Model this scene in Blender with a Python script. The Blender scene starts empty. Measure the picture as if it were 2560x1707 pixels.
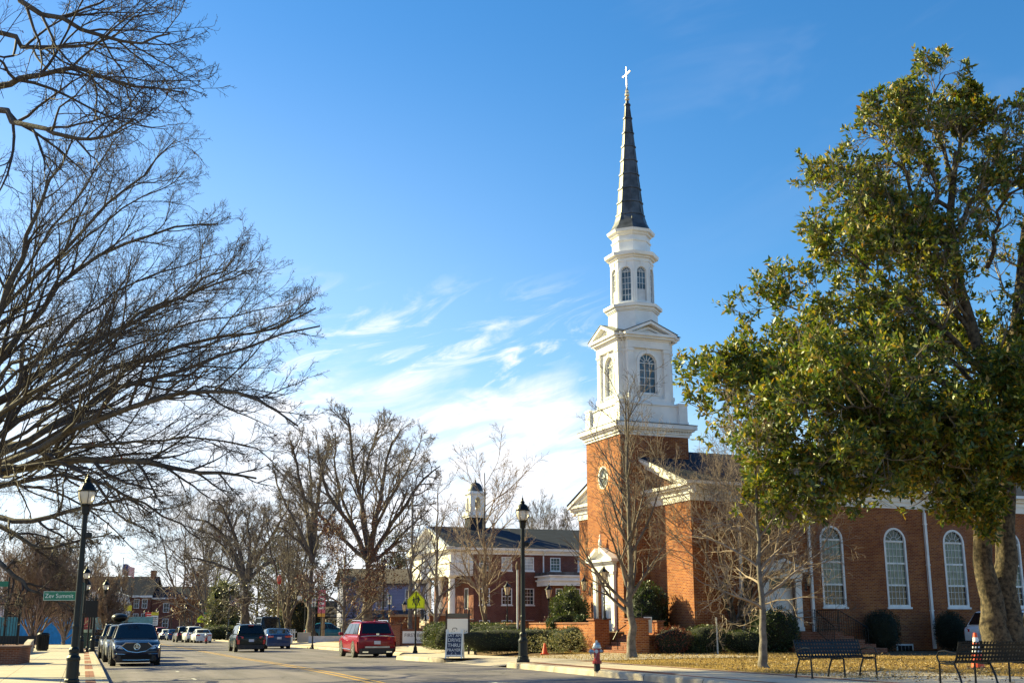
import bpy, math, random
import numpy as np
from mathutils import Vector, Matrix
SC = bpy.context.scene
COL = SC.collection
R = math.radians
rng = np.random.default_rng(7)
random.seed(7)

# ------------------------------------------------------------------ camera, sky, sun, exposure
CAMZ, PITCH, ROLL, LENS = 1.6, 13.5, -0.12, 36 * 2950 / 2560
cd = bpy.data.cameras.new('camera'); cam = bpy.data.objects.new('camera', cd); COL.objects.link(cam)
cd.lens = LENS; cd.sensor_width = 36; cd.clip_start = 0.1; cd.clip_end = 3000
cam.location = (0, 0, CAMZ)
cam.rotation_mode = 'QUATERNION'
cam.rotation_quaternion = (Matrix.Rotation(R(90 + PITCH), 4, 'X') @ Matrix.Rotation(R(ROLL), 4, 'Z')).to_quaternion()
SC.camera = cam

SUN_AZ, SUN_EL = -63.0, 27.0            # degrees clockwise from +Y, degrees above the horizon
SUN_POWER, SKY_POWER, EXPOSURE = 5.0, 0.068, 1.56
sun_dir = Vector((math.sin(R(SUN_AZ)) * math.cos(R(SUN_EL)), math.cos(R(SUN_AZ)) * math.cos(R(SUN_EL)), math.sin(R(SUN_EL))))
sl = bpy.data.lights.new('sun', 'SUN'); sl.energy = SUN_POWER; sl.angle = R(0.5); sl.color = (1.0, 0.89, 0.44)
so_ = bpy.data.objects.new('sun', sl); COL.objects.link(so_); so_.rotation_euler = sun_dir.to_track_quat('Z', 'Y').to_euler()

SC.view_settings.view_transform = 'Standard'; SC.view_settings.look = 'None'
SC.view_settings.exposure = EXPOSURE; SC.view_settings.gamma = 1; SC.view_settings.use_curve_mapping = False

W = bpy.data.worlds.new('World'); SC.world = W; W.use_nodes = True

class NT:
    """tiny helper over a node tree"""
    def __init__(s, nt): s.nt = nt
    def n(s, t, **kw):
        nd = s.nt.nodes.new(t)
        for k, v in kw.items():
            if k.startswith('_'):
                key = k[1:]; nd.inputs[int(key) if key.isdigit() else key.replace('_', ' ')].default_value = v
            else: setattr(nd, k, v)
        return nd
    def l(s, a, b): s.nt.links.new(a, b)
    def math(s, op, a, b=None, c=None, clamp=False):
        nd = s.nt.nodes.new('ShaderNodeMath'); nd.operation = op; nd.use_clamp = clamp
        for i, v in enumerate((a, b, c)):
            if v is None: continue
            if isinstance(v, (int, float)): nd.inputs[i].default_value = v
            else: s.nt.links.new(v, nd.inputs[i])
        return nd.outputs[0]
    def smooth(s, v, a, b, lo=0.0, hi=1.0):
        nd = s.nt.nodes.new('ShaderNodeMapRange'); nd.interpolation_type = 'SMOOTHSTEP'
        s.nt.links.new(v, nd.inputs[0])
        for i, x in enumerate((a, b, lo, hi)): nd.inputs[i + 1].default_value = x
        return nd.outputs[0]
    def comb(s, x, y, z=0.0):
        nd = s.nt.nodes.new('ShaderNodeCombineXYZ')
        for i, v in enumerate((x, y, z)):
            if isinstance(v, (int, float)): nd.inputs[i].default_value = v
            else: s.nt.links.new(v, nd.inputs[i])
        return nd.outputs[0]
    def noise(s, vec, scale, detail=4, rough=.55, dist=0.0):
        nd = s.nt.nodes.new('ShaderNodeTexNoise')
        if vec is not None: s.nt.links.new(vec, nd.inputs['Vector'])
        nd.inputs['Scale'].default_value = scale; nd.inputs['Detail'].default_value = detail
        nd.inputs['Roughness'].default_value = rough; nd.inputs['Distortion'].default_value = dist
        return nd.outputs['Fac']
    def mix(s, f, a, b, mode='MIX'):
        nd = s.nt.nodes.new('ShaderNodeMix'); nd.data_type = 'RGBA'; nd.blend_type = mode; nd.clamp_factor = True
        for k, v in ((0, f), (6, a), (7, b)):
            if isinstance(v, (int, float)): nd.inputs[k].default_value = v
            elif isinstance(v, (tuple, list)): nd.inputs[k].default_value = tuple(v) + ((1,) if len(v) == 3 else ())
            else: s.nt.links.new(v, nd.inputs[k])
        return nd.outputs[2]
    def ramp(s, f, stops):
        nd = s.nt.nodes.new('ShaderNodeValToRGB'); s.nt.links.new(f, nd.inputs[0])
        cr = nd.color_ramp
        while len(cr.elements) < len(stops): cr.elements.new(.5)
        for e, (p, c) in zip(cr.elements, stops):
            e.position = p; e.color = tuple(c) + (1,)
        return nd.outputs[0]

def build_sky():
    t = NT(W.node_tree); W.node_tree.nodes.clear()
    sky = t.n('ShaderNodeTexSky', sky_type='NISHITA', sun_disc=False, sun_elevation=R(SUN_EL), sun_rotation=R(SUN_AZ),
              altitude=0, air_density=1.0, dust_density=0.35, ozone_density=2.2)
    hs = t.n('ShaderNodeHueSaturation', _Saturation=1.36, _Value=1.0); t.l(sky.outputs[0], hs.inputs['Color'])
    tc = t.n('ShaderNodeTexCoord'); sp = t.n('ShaderNodeSeparateXYZ'); t.l(tc.outputs['Generated'], sp.inputs[0])
    x, y, z = sp.outputs
    az = t.math('ARCTAN2', x, y); el = t.math('ARCSINE', z)
    azd = t.math('MULTIPLY', az, 57.2958); eld = t.math('MULTIPLY', el, 57.2958)
    # cloud bank low over the street, ragged and wind-drawn, thinning into wisps above
    v1 = t.comb(t.math('MULTIPLY', azd, .16), t.math('ADD', t.math('MULTIPLY', eld, .42), t.math('MULTIPLY', azd, -.05)), 0.0)
    big = t.noise(v1, 1.0, 6, .55, .9)
    v2 = t.comb(t.math('ADD', t.math('MULTIPLY', azd, .30), 7.3), t.math('ADD', t.math('MULTIPLY', eld, 1.0), t.math('MULTIPLY', azd, -.30)), 3.1)
    wisp = t.noise(v2, .62, 7, .62, 1.3)
    low = t.smooth(eld, 13.2, 8.6)                      # bank
    mid = t.smooth(eld, 17.5, 12.5)                     # zone of wisps
    side = t.smooth(azd, 6.5, 2.5)                     # none towards the right
    left = t.smooth(azd, -26.0, -9.0, .55, 1.0)
    bank = t.math('ADD', big, t.math('MULTIPLY', low, .36))
    bank = t.math('MULTIPLY', t.smooth(bank, .50, .80), t.smooth(wisp, .25, .62, .62, 1.0))
    bank = t.math('MULTIPLY', bank, t.smooth(eld, 13.8, 11.0))
    wz = t.math('MULTIPLY', t.smooth(wisp, .46, .72), t.math('MULTIPLY', mid, .9))
    dens = t.math('MAXIMUM', bank, wz)
    dens = t.math('MULTIPLY', dens, t.math('MULTIPLY', side, left))
    veil = t.math('MULTIPLY', t.smooth(eld, 13.0, 3.0), t.smooth(azd, 30.0, -6.0, .30, .62))
    dens = t.math('MAXIMUM', dens, veil, clamp=True)
    faint = t.math('MULTIPLY', t.math('MULTIPLY', t.smooth(t.noise(v2, .22, 4, .6, .5), .5, .8), t.smooth(eld, 14, 24)), t.math('MULTIPLY', t.smooth(azd, 2, 12), .07))
    dens = t.math('MAXIMUM', dens, faint)
    glow = t.math('MULTIPLY', t.smooth(azd, 16.0, -26.0), t.smooth(eld, 30.0, 6.0))   # paler air towards the sun
    c0 = t.mix(t.math('MULTIPLY', glow, .52), hs.outputs[0], (4.6, 5.8, 7.4))
    c1 = t.mix(dens, c0, t.mix(t.smooth(wisp, .3, .7), (4.7, 5.2, 6.0), (6.3, 6.3, 6.5)))
    bg = t.n('ShaderNodeBackground', _Strength=SKY_POWER); t.l(c1, bg.inputs[0])
    out = t.n('ShaderNodeOutputWorld'); t.l(bg.outputs[0], out.inputs[0])
build_sky()

# ------------------------------------------------------------------ where things are: pixel of the 2560 px photograph -> metres
def _axes():
    p, r = R(PITCH), R(ROLL)
    f = np.array([0, math.cos(p), math.sin(p)]); u0 = np.array([0, -math.sin(p), math.cos(p)]); r0 = np.array([1., 0, 0])
    return r0 * math.cos(r) + u0 * math.sin(r), -r0 * math.sin(r) + u0 * math.cos(r), f
AX = _axes()
def ray(x, y): return AX[0] * (x - 1280) / 2950 - AX[1] * (y - 853.5) / 2950 + AX[2]
RA = R(19.5)                                              # the street runs 19.5 degrees left of the view
E_S = np.array([-math.sin(RA), math.cos(RA)]); E_O = np.array([math.cos(RA), math.sin(RA)]); O_R = np.array([-3.2, 30.9])
def so(x, y): d = np.array([x, y]) - O_R; return float(d @ E_S), float(d @ E_O)
def xy(s, o): p = O_R + s * E_S + o * E_O; return float(p[0]), float(p[1])
def kerb_r(s): return float(np.interp(s, [-60, 22, 31, 400], [5.7, 5.75, 8.6, 8.8]))
def h_road(s, o):
    return .022 * (min(max(o, -6.5), 9) + 6.5) * float(np.interp(s, [8, 30], [1, .25])) - .003 * max(0, s - 20)
def h_right(s, o):
    a = float(np.interp(s, [10, 30, 60, 110, 400], [.42, .22, .12, -.1, -.8])); b = float(np.interp(s, [40, 60, 110, 400], [.46, .42, .1, -.5]))
    k = min(max((o - 9) / 5, 0), 1); k = k * k * (3 - 2 * k)
    return a * (1 - k) + b * k
def h(s, o):
    if o < -6.5: return .14 - .003 * max(0, s - 20) + .012 * min(max(-o - 10.5, 0), 60)
    if o > kerb_r(s): return h_right(s, o)
    return h_road(s, o)
def hz(x, y): return h(*so(x, y))
def G(px, py, dz=0.0):
    """the point of the ground seen at a pixel"""
    d = ray(px, py); z = .2
    for i in range(40):
        t = (z - CAMZ) / d[2]; z = .5 * z + .5 * (hz(t * d[0], t * d[1]) + dz)
    return Vector((t * d[0], t * d[1], z))
def D(px, Y, dz=0.0):
    """the point of the ground Y metres ahead in the pixel column px (taken at eye level)"""
    X = (px - 1280) * 3.296e-4 * Y
    return Vector((X, Y, hz(X, Y) + dz))
def A(px, py, Y):
    """the point seen at a pixel, Y metres ahead"""
    d = ray(px, py); t = Y / d[1]
    return Vector((t * d[0], Y, CAMZ + t * d[2]))

# ------------------------------------------------------------------ mesh helpers
class MB:
    def __init__(s): s.v = []; s.f = []; s.m = []
    def add(s, v, f, mi=0):
        o = len(s.v); s.v += [tuple(p) for p in v]; s.f += [tuple(i + o for i in q) for q in f]; s.m += [mi] * len(f); return s
    def box(s, x0, y0, z0, x1, y1, z1, mi=0):
        return s.add([(x0, y0, z0), (x1, y0, z0), (x1, y1, z0), (x0, y1, z0), (x0, y0, z1), (x1, y0, z1), (x1, y1, z1), (x0, y1, z1)],
                     [(0, 3, 2, 1), (4, 5, 6, 7), (0, 1, 5, 4), (1, 2, 6, 5), (2, 3, 7, 6), (3, 0, 4, 7)], mi)
    def cbox(s, c, d, mi=0): return s.box(c[0] - d[0] / 2, c[1] - d[1] / 2, c[2] - d[2] / 2, c[0] + d[0] / 2, c[1] + d[1] / 2, c[2] + d[2] / 2, mi)
    def ext(s, poly, vec, mi=0):
        n = len(poly); P = [Vector(p) for p in poly]; Vv = Vector(vec)
        return s.add(P + [p + Vv for p in P], [tuple(range(n - 1, -1, -1)), tuple(range(n, 2 * n))] + [(i, (i + 1) % n, n + (i + 1) % n, n + i) for i in range(n)], mi)
    def loft(s, rings, mi=0, cap=True, closed=True):
        n = len(rings[0]); v = [p for r in rings for p in r]; f = []
        for k in range(len(rings) - 1):
            for i in range(n if closed else n - 1):
                j = (i + 1) % n; f.append((k * n + i, k * n + j, (k + 1) * n + j, (k + 1) * n + i))
        if cap: f += [tuple(range(n - 1, -1, -1)), tuple((len(rings) - 1) * n + i for i in range(n))]
        return s.add(v, f, mi)
    def lathe(s, prof, n=12, c=(0, 0), mi=0, cap=True, rot=0.0):
        return s.loft([[(c[0] + r * math.cos(2 * math.pi * i / n + rot), c[1] + r * math.sin(2 * math.pi * i / n + rot), z) for i in range(n)] for r, z in prof], mi, cap)
    def tube(s, pts, r, n=6, mi=0, cap=True):
        P = [Vector(p) for p in pts]; rr = r if isinstance(r, (list, tuple)) else [r] * len(P); rings = []; ref = None
        for i, p in enumerate(P):
            t = (P[min(i + 1, len(P) - 1)] - P[max(i - 1, 0)]).normalized()
            if ref is None: ref = t.orthogonal().normalized()
            a = (ref - t * ref.dot(t)).normalized(); b = t.cross(a); ref = a
            rings.append([p + (a * math.cos(2 * math.pi * k / n) + b * math.sin(2 * math.pi * k / n)) * rr[i] for k in range(n)])
        return s.loft(rings, mi, cap)
    def build(s, name, mat, parent=None, smooth=False, bevel=0, sub=0, loc=None, rot=None):
        me = bpy.data.meshes.new(name); me.from_pydata([tuple(p) for p in s.v], [], s.f)
        for m in (mat if isinstance(mat, (list, tuple)) else [mat]): me.materials.append(m)
        if isinstance(mat, (list, tuple)): me.polygons.foreach_set('material_index', s.m)
        if smooth: me.polygons.foreach_set('use_smooth', [True] * len(s.f))
        me.update()
        o = bpy.data.objects.new(name, me); COL.objects.link(o)
        if parent is not None: o.parent = parent
        if loc is not None: o.location = loc
        if rot is not None: o.rotation_euler = rot
        if bevel:
            b = o.modifiers.new('bevel', 'BEVEL'); b.width = bevel; b.segments = 2; b.limit_method = 'ANGLE'
        if sub:
            b = o.modifiers.new('sub', 'SUBSURF'); b.levels = sub; b.render_levels = sub
        return o
def np_mesh(name, V, F, mat, parent=None, smooth=False, k=None):
    """V (n,3), F (m,k) arrays -> one mesh object"""
    V = np.ascontiguousarray(V, dtype=np.float32); F = np.ascontiguousarray(F, dtype=np.int32); m, k = F.shape
    me = bpy.data.meshes.new(name); me.vertices.add(len(V)); me.vertices.foreach_set('co', V.ravel())
    me.loops.add(m * k); me.loops.foreach_set('vertex_index', F.ravel())
    me.polygons.add(m); me.polygons.foreach_set('loop_start', np.arange(m, dtype=np.int32) * k); me.polygons.foreach_set('loop_total', np.full(m, k, np.int32))
    if smooth: me.polygons.foreach_set('use_smooth', np.ones(m, bool))
    me.materials.append(mat); me.update(calc_edges=True)
    o = bpy.data.objects.new(name, me); COL.objects.link(o)
    if parent is not None: o.parent = parent
    return o
def tag(o, label=None, cat=None, group=None, kind=None):
    for k, v in (('label', label), ('category', cat), ('group', group), ('kind', kind)):
        if v: o[k] = v
    return o
def thing(name, label, cat, loc=(0, 0, 0), rz=0.0, group=None):
    o = bpy.data.objects.new(name, None); COL.objects.link(o); o.location = loc; o.rotation_euler = (0, 0, rz); o.empty_display_size = .3
    return tag(o, label, cat, group)
def kids(o): return [c for c in bpy.data.objects if c.parent is o]
def dup(o, loc=None, rz=None, label=None, parent=None, scale=None, group=None):
    c = o.copy(); COL.objects.link(c)
    if parent is not None: c.parent = parent
    if loc is not None: c.location = loc
    if rz is not None: c.rotation_euler = (0, 0, rz)
    if scale: c.scale = (scale,) * 3
    if label: c['label'] = label
    if group: c['group'] = group
    for k in kids(o): dup(k, parent=c)
    return c
def text(s, size, parent, mat, loc, rot, ext=.004, align='CENTER', name='lettering', sx=1.0):
    cu = bpy.data.curves.new(name, 'FONT'); cu.body = s; cu.size = size; cu.extrude = ext; cu.align_x = align; cu.align_y = 'CENTER'
    cu.materials.append(mat); tmp = bpy.data.objects.new(name, cu); me = bpy.data.meshes.new_from_object(tmp); bpy.data.objects.remove(tmp); o = bpy.data.objects.new(name, me); COL.objects.link(o); o.parent = parent; o.location = loc; o.rotation_euler = rot; o.scale = (sx, 1, 1)
    return o

# ------------------------------------------------------------------ materials
MT = {}
def mat(name, c, rough=.6, metal=0.0, var=0.0, vs=3.0, bump=0.0, bs=20.0, spec=.5, coat=0.0, c2=None, isl=0.0, trans=0.0):
    """principled with a noise-mottled colour: var = strength, vs = scale; isl = hue change from leaf to leaf"""
    if name in MT: return MT[name]
    m = bpy.data.materials.new(name); m.use_nodes = True; t = NT(m.node_tree); b = m.node_tree.nodes['Principled BSDF']
    b.inputs['Roughness'].default_value = rough; b.inputs['Metallic'].default_value = metal; b.inputs['Specular IOR Level'].default_value = spec
    if coat: b.inputs['Coat Weight'].default_value = coat; b.inputs['Coat Roughness'].default_value = .06
    if trans: b.inputs['Transmission Weight'].default_value = trans
    b.inputs['Base Color'].default_value = (*c, 1)
    tc = t.n('ShaderNodeTexCoord')
    if var or c2:
        f = t.noise(tc.outputs['Object'], vs, 5, .6)
        f = t.smooth(f, .32, .68)
        lo = c2 if c2 else tuple(x * (1 - var) for x in c); hi = c if c2 else tuple(min(1, x * (1 + var * .6)) for x in c)
        col = t.mix(f, lo, hi)
        if isl:
            g = t.n('ShaderNodeNewGeometry')
            col = t.mix(t.math('MULTIPLY', g.outputs['Random Per Island'], isl), col, c2 if c2 else lo)
        t.l(col, b.inputs['Base Color'])
    if bump:
        f = t.noise(tc.outputs['Object'], bs, 5, .6); bp = t.n('ShaderNodeBump', _Strength=bump, _Distance=.02); t.l(f, bp.inputs['Height']); t.l(bp.outputs[0], b.inputs['Normal'])
    MT[name] = m; return m
def brick(name, c1, c2, mortar, row=.0677, width=.21, ms=.010):
    m = bpy.data.materials.new(name); m.use_nodes = True; t = NT(m.node_tree); b = m.node_tree.nodes['Principled BSDF']
    tc = t.n('ShaderNodeTexCoord'); sp = t.n('ShaderNodeSeparateXYZ'); t.l(tc.outputs['Object'], sp.inputs[0])
    v = t.comb(t.math('ADD', sp.outputs[0], sp.outputs[1]), sp.outputs[2])
    br = t.n('ShaderNodeTexBrick', offset=.5, _Scale=1.0, _Mortar_Size=ms, _Mortar_Smooth=.1, _Bias=0.0, _Brick_Width=width, _Row_Height=row)
    br.inputs['Color1'].default_value = (*c1, 1); br.inputs['Color2'].default_value = (*c2, 1); br.inputs['Mortar'].default_value = (*mortar, 1)
    t.l(v, br.inputs['Vector'])
    f = t.smooth(t.noise(tc.outputs['Object'], .7, 5, .62), .3, .7)
    col = t.mix(t.math('MULTIPLY', f, .45), br.outputs['Color'], tuple(x * .62 for x in c2), 'MIX')
    g = t.noise(v, 9.0, 2, .5)
    col = t.mix(t.math('MULTIPLY', t.smooth(g, .55, .75), .35), col, (c1[0] * 1.25, c1[1] * 1.15, c1[2] * 1.1))
    t.l(col, b.inputs['Base Color']); b.inputs['Roughness'].default_value = .9; b.inputs['Specular IOR Level'].default_value = .2
    bp = t.n('ShaderNodeBump', _Strength=.5, _Distance=.008, invert=True); t.l(br.outputs['Fac'], bp.inputs['Height']); t.l(bp.outputs[0], b.inputs['Normal'])
    return m
def glass(name, c=(.02, .03, .04), rough=.03, c2=None, vs=2.0, spec=.35):
    m = mat(name, c, rough, spec=spec, c2=c2, vs=vs); return m
WHITE = mat('white_paint', (.80, .78, .75), .45, var=.10, vs=1.3)
WHITE2 = mat('white_trim', (.74, .73, .72), .5, var=.12, vs=2.0)
BLACK = mat('black_metal', (.006, .0065, .008), .4, var=.3, vs=6, spec=.3)
BLACKM = mat('black_matt', (.02, .02, .022), .8)
GREENBLK = mat('dark_green_post', (.006, .009, .010), .42, var=.3, vs=5, spec=.3)
CHROME = mat('chrome', (.62, .63, .65), .18, 1.0)
GALV = mat('galvanised', (.42, .43, .44), .45, .7, var=.2)
RUBBER = mat('tyre_rubber', (.015, .015, .016), .8)
RIM = mat('alloy_rim', (.50, .49, .47), .3, .9)
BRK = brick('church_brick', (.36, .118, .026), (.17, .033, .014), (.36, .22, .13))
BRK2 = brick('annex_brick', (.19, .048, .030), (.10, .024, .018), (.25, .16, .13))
BRKLOW = brick('garden_brick', (.27, .085, .04), (.15, .042, .024), (.32, .22, .16))
SHINGLE = brick('slate_shingle', (.035, .042, .06), (.024, .03, .045), (.012, .014, .02), row=.16, width=.3, ms=.012)
PANE = glass('window_pane', (.008, .011, .014), .04, c2=(.02, .026, .03), vs=1.1)
PANE_DRAPE = mat('draped_pane', (.15, .21, .185), .08, c2=(.07, .105, .09), vs=2.5, spec=.35)
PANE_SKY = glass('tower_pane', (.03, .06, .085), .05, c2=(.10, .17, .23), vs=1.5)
PANE_LIT = mat('blind_pane', (.46, .47, .46), .25, var=.25, vs=2)
LEAD = mat('lead_sheet', (.075, .08, .09), .5, .35, var=.55, vs=1.6)
BARK = mat('grey_bark', (.16, .135, .115), .95, var=.45, vs=5, bump=.6, bs=18)
BARKD = mat('dark_bark', (.095, .075, .06), .95, var=.4, vs=5, bump=.5, bs=18)
BARKM = mat('mottled_bark', (.125, .094, .058), .95, c2=(.018, .014, .010), vs=7.5, bump=1.0, bs=14)
TWIG = mat('twig', (.145, .115, .098), .9, var=.3, vs=2)
TWIGD = mat('dark_twig', (.06, .045, .04), .9, var=.3, vs=2)
TWIGL = mat('pale_twig', (.26, .195, .15), .9, var=.3, vs=2)
# ------------------------------------------------------------------ the setting: ground, street, pavements, lawns
def paving(name, c, c2, slab, joint, jw=.012, vs=.5, bump=.25):
    m = bpy.data.materials.new(name); m.use_nodes = True; t = NT(m.node_tree); b = m.node_tree.nodes['Principled BSDF']
    tc = t.n('ShaderNodeTexCoord'); f = t.smooth(t.noise(tc.outputs['Object'], vs, 6, .62), .3, .72)
    g = t.noise(tc.outputs['Object'], 14, 4, .6)
    col = t.mix(f, c2, c); col = t.mix(t.math('MULTIPLY', t.smooth(g, .42, .72), .4), col, tuple(x * .72 for x in c))
    if slab:
        br = t.n('ShaderNodeTexBrick', offset=0.0, _Scale=1.0, _Mortar_Size=jw, _Mortar_Smooth=.2, _Brick_Width=slab[0], _Row_Height=slab[1])
        t.l(tc.outputs['Object'], br.inputs['Vector']); br.inputs['Color1'].default_value = (1, 1, 1, 1); br.inputs['Color2'].default_value = (.88, .88, .87, 1); br.inputs['Mortar'].default_value = (*joint, 1)
        col = t.mix(1.0, col, br.outputs['Color'], 'MULTIPLY')
    t.l(col, b.inputs['Base Color']); b.inputs['Roughness'].default_value = .9; b.inputs['Specular IOR Level'].default_value = .25
    bp = t.n('ShaderNodeBump', _Strength=bump, _Distance=.01); t.l(t.noise(tc.outputs['Object'], 40, 4, .7), bp.inputs['Height']); t.l(bp.outputs[0], b.inputs['Normal'])
    return m
def asphalt():
    m = bpy.data.materials.new('worn_asphalt'); m.use_nodes = True; t = NT(m.node_tree); b = m.node_tree.nodes['Principled BSDF']
    tc = t.n('ShaderNodeTexCoord'); o = tc.outputs['Object']; mp = t.n('ShaderNodeMapping'); mp.inputs['Scale'].default_value = (1, .05, 1); t.l(o, mp.inputs['Vector'])
    st = t.noise(mp.outputs[0], 1.1, 5, .6)                      # wear along the lanes
    col = t.mix(t.smooth(st, .3, .7), (.108, .094, .104), (.185, .157, .172))
    pat = t.smooth(t.noise(o, .16, 5, .65), .52, .60)              # old patches
    col = t.mix(t.math('MULTIPLY', pat, .35), col, (.11, .105, .10))
    vor = t.n('ShaderNodeTexVoronoi', feature='DISTANCE_TO_EDGE', _Scale=.22); w = t.n('ShaderNodeVectorMath', operation='ADD'); nz = t.n('ShaderNodeTexNoise', _Scale=1.5, _Detail=5.0)
    t.l(o, nz.inputs['Vector']); t.l(o, w.inputs[0]); t.l(nz.outputs['Color'], w.inputs[1]); t.l(w.outputs[0], vor.inputs['Vector'])
    col = t.mix(t.math('MULTIPLY', t.smooth(vor.outputs['Distance'], .012, .003), .7), col, (.05, .048, .046))
    sp = t.noise(o, 55, 3, .7); col = t.mix(t.math('MULTIPLY', t.smooth(sp, .5, .75), .4), col, (.30, .28, .26))
    t.l(col, b.inputs['Base Color']); b.inputs['Roughness'].default_value = .85; b.inputs['Specular IOR Level'].default_value = .25
    bp = t.n('ShaderNodeBump', _Strength=.35, _Distance=.008); t.l(t.noise(o, 70, 3, .7), bp.inputs['Height']); t.l(bp.outputs[0], b.inputs['Normal'])
    return m
ASPH = asphalt()
CONC = paving('pavement_concrete', (.56, .47, .38), (.45, .37, .29), (1.5, 1.5), (.42, .38, .34))
CONC2 = paving('pavement_concrete_left', (.52, .44, .355), (.42, .35, .275), (1.55, 1.5), (.40, .36, .32))
KERBM = paving('kerb_concrete', (.52, .45, .36), (.36, .29, .22), (.4, 3.0), (.25, .22, .2), jw=.02, vs=1.6)
DRIVE = paving('drive_concrete', (.47, .40, .34), (.38, .32, .27), (3.0, 3.0), (.5, .45, .4))
REDB = paving('red_paver', (.34, .135, .085), (.25, .10, .065), (.2, .1), (.55, .5, .45))
PLAZA = paving('plaza_brick', (.36, .16, .10), (.28, .12, .08), (.2, .1), (.6, .55, .5))
def earth(name, a, b_, c, sc=.6):
    m = bpy.data.materials.new(name); m.use_nodes = True; t = NT(m.node_tree); b = m.node_tree.nodes['Principled BSDF']
    tc = t.n('ShaderNodeTexCoord'); o = tc.outputs['Object']
    col = t.mix(t.smooth(t.noise(o, sc, 6, .65), .35, .65), a, b_); mp = t.n('ShaderNodeMapping'); mp.inputs['Scale'].default_value = (1, 1, 1); t.l(o, mp.inputs['Vector'])
    col = t.mix(t.math('MULTIPLY', t.smooth(t.noise(o, 9, 5, .7), .45, .68), .8), col, c)
    t.l(col, b.inputs['Base Color']); b.inputs['Roughness'].default_value = .95; b.inputs['Specular IOR Level'].default_value = .1
    bp = t.n('ShaderNodeBump', _Strength=.9, _Distance=.06); t.l(t.noise(o, 22, 6, .75), bp.inputs['Height']); t.l(bp.outputs[0], b.inputs['Normal'])
    return m
LAWN = earth('dry_lawn', (.36, .235, .065), (.27, .16, .045), (.17, .105, .035))
SOIL = earth('bare_soil', (.17, .115, .07), (.13, .085, .05), (.24, .16, .09))
MULCH = earth('mulch', (.075, .042, .026), (.11, .062, .036), (.16, .09, .05), 2.0)
GRASSM = earth('green_grass', (.09, .12, .02), (.15, .15, .03), (.22, .19, .06))
YEL = mat('road_yellow', (.55, .30, .035), .7, c2=(.36, .21, .05), vs=5); WMARK = mat('road_white', (.62, .58, .52), .7, c2=(.36, .34, .31), vs=6)
TH = R(19.5)
def sheet(name, oL, oR, s0, s1, zf, m, ds=1.0, no=6, dz=0.0, kind='structure', skirt=0):
    """a ground sheet in street coordinates: oL/oR are numbers or functions of s, zf(s, o) its height"""
    fL = oL if callable(oL) else (lambda s: oL); fR = oR if callable(oR) else (lambda s: oR)
    S = np.arange(s0, s1 + 1e-6, ds); mb = MB(); n = no + 1
    for s in S:
        a, b = fL(s), fR(s)
        for k in range(n): o = a + (b - a) * k / no; mb.v.append((o, s, zf(s, o) + dz))
    for i in range(len(S) - 1):
        for k in range(no): mb.f.append((i * n + k, i * n + k + 1, (i + 1) * n + k + 1, (i + 1) * n + k)); mb.m.append(0)
    ob = mb.build(name, m, smooth=True, loc=(O_R[0], O_R[1], 0), rot=(0, 0, TH)); tag(ob, kind=kind); return ob
# one sheet of soil that reaches the horizon
mb = MB(); oo = [-900, -300, -120, -60, -30, -14, -8, -6.2, -5, 0, 5, 9, 12, 15, 25, 40, 60, 100, 300, 900]; ss = [-120, -60, -30, -10, 0, 10, 20, 30, 40, 60, 80, 110, 150, 220, 400, 900]
for s in ss:
    for o in oo:
        z = (h(s, o) if (o < -7 or o > 9) else min(h_road(s, o), .1)) - (.045 if abs(o) > 7 else .12); mb.v.append((o, s, z))
n = len(oo)
for i in range(len(ss) - 1):
    for k in range(n - 1): mb.f.append((i * n + k, i * n + k + 1, (i + 1) * n + k + 1, (i + 1) * n + k)); mb.m.append(0)
tag(mb.build('ground', SOIL, smooth=True, loc=(O_R[0], O_R[1], 0), rot=(0, 0, TH)), kind='structure')
sheet('road', -6.5, lambda s: kerb_r(s) + .05, -45, 172, h_road, ASPH, 1.4, 8)
sheet('road', -70, 70, 172, 184, h_road, ASPH, 2, 20)
hl = lambda s, o: .14 - .003 * max(0, s - 20)
sheet('pavement', -11.2, -6.64, -40, 172, hl, CONC2, 2, 4)
sheet('pavement', lambda s: kerb_r(s) + .15, lambda s: max(8.7, kerb_r(s) + 3.2), -40, 8.4, h_right, CONC, 1.0, 6)
sheet('pavement', lambda s: kerb_r(s) + .15, lambda s: kerb_r(s) + 3.6, 14.6, 172, h_right, CONC, 1.0, 6)
sheet('bench_pad', 8.65, 12.6, -15, -3.4, h_right, CONC, 1.0, 4, .004)
# driveway between the two kerb ends, dished down to the road
def h_drive(s, o):
    k = min(max((o - 5.6) / 2.2, 0), 1); k = k * k * (3 - 2 * k); return h_road(s, 5.6) * (1 - k) + h_right(s, max(o, 8)) * k + .003
sheet('driveway', 5.72, 16.5, 8.4, 14.6, h_drive, DRIVE, .62, 14)
sheet('walkway', 8.75, 15.6, 14.6, 16.4, h_right, DRIVE, .45, 6, .006)
sheet('lawn', 8.72, 60, -40, 8.4, h_right, LAWN, 1.2, 40, -.004)
sheet('lawn', 12.5, 60, 16.4, 45, h_right, LAWN, 1.2, 30, -.008)
sheet('lawn', lambda s: kerb_r(s) + 3.6, 60, 45, 120, h_right, LAWN, 2.5, 20, -.004)
sheet('lawn', -24, -11.2, -30, 60, lambda s, o: h(s, o) + .02, GRASSM, 2, 10)
sheet('brick_plaza', -40, -11.2, 60, 140, lambda s, o: h(s, o) + .01, PLAZA, 4, 8)
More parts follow.
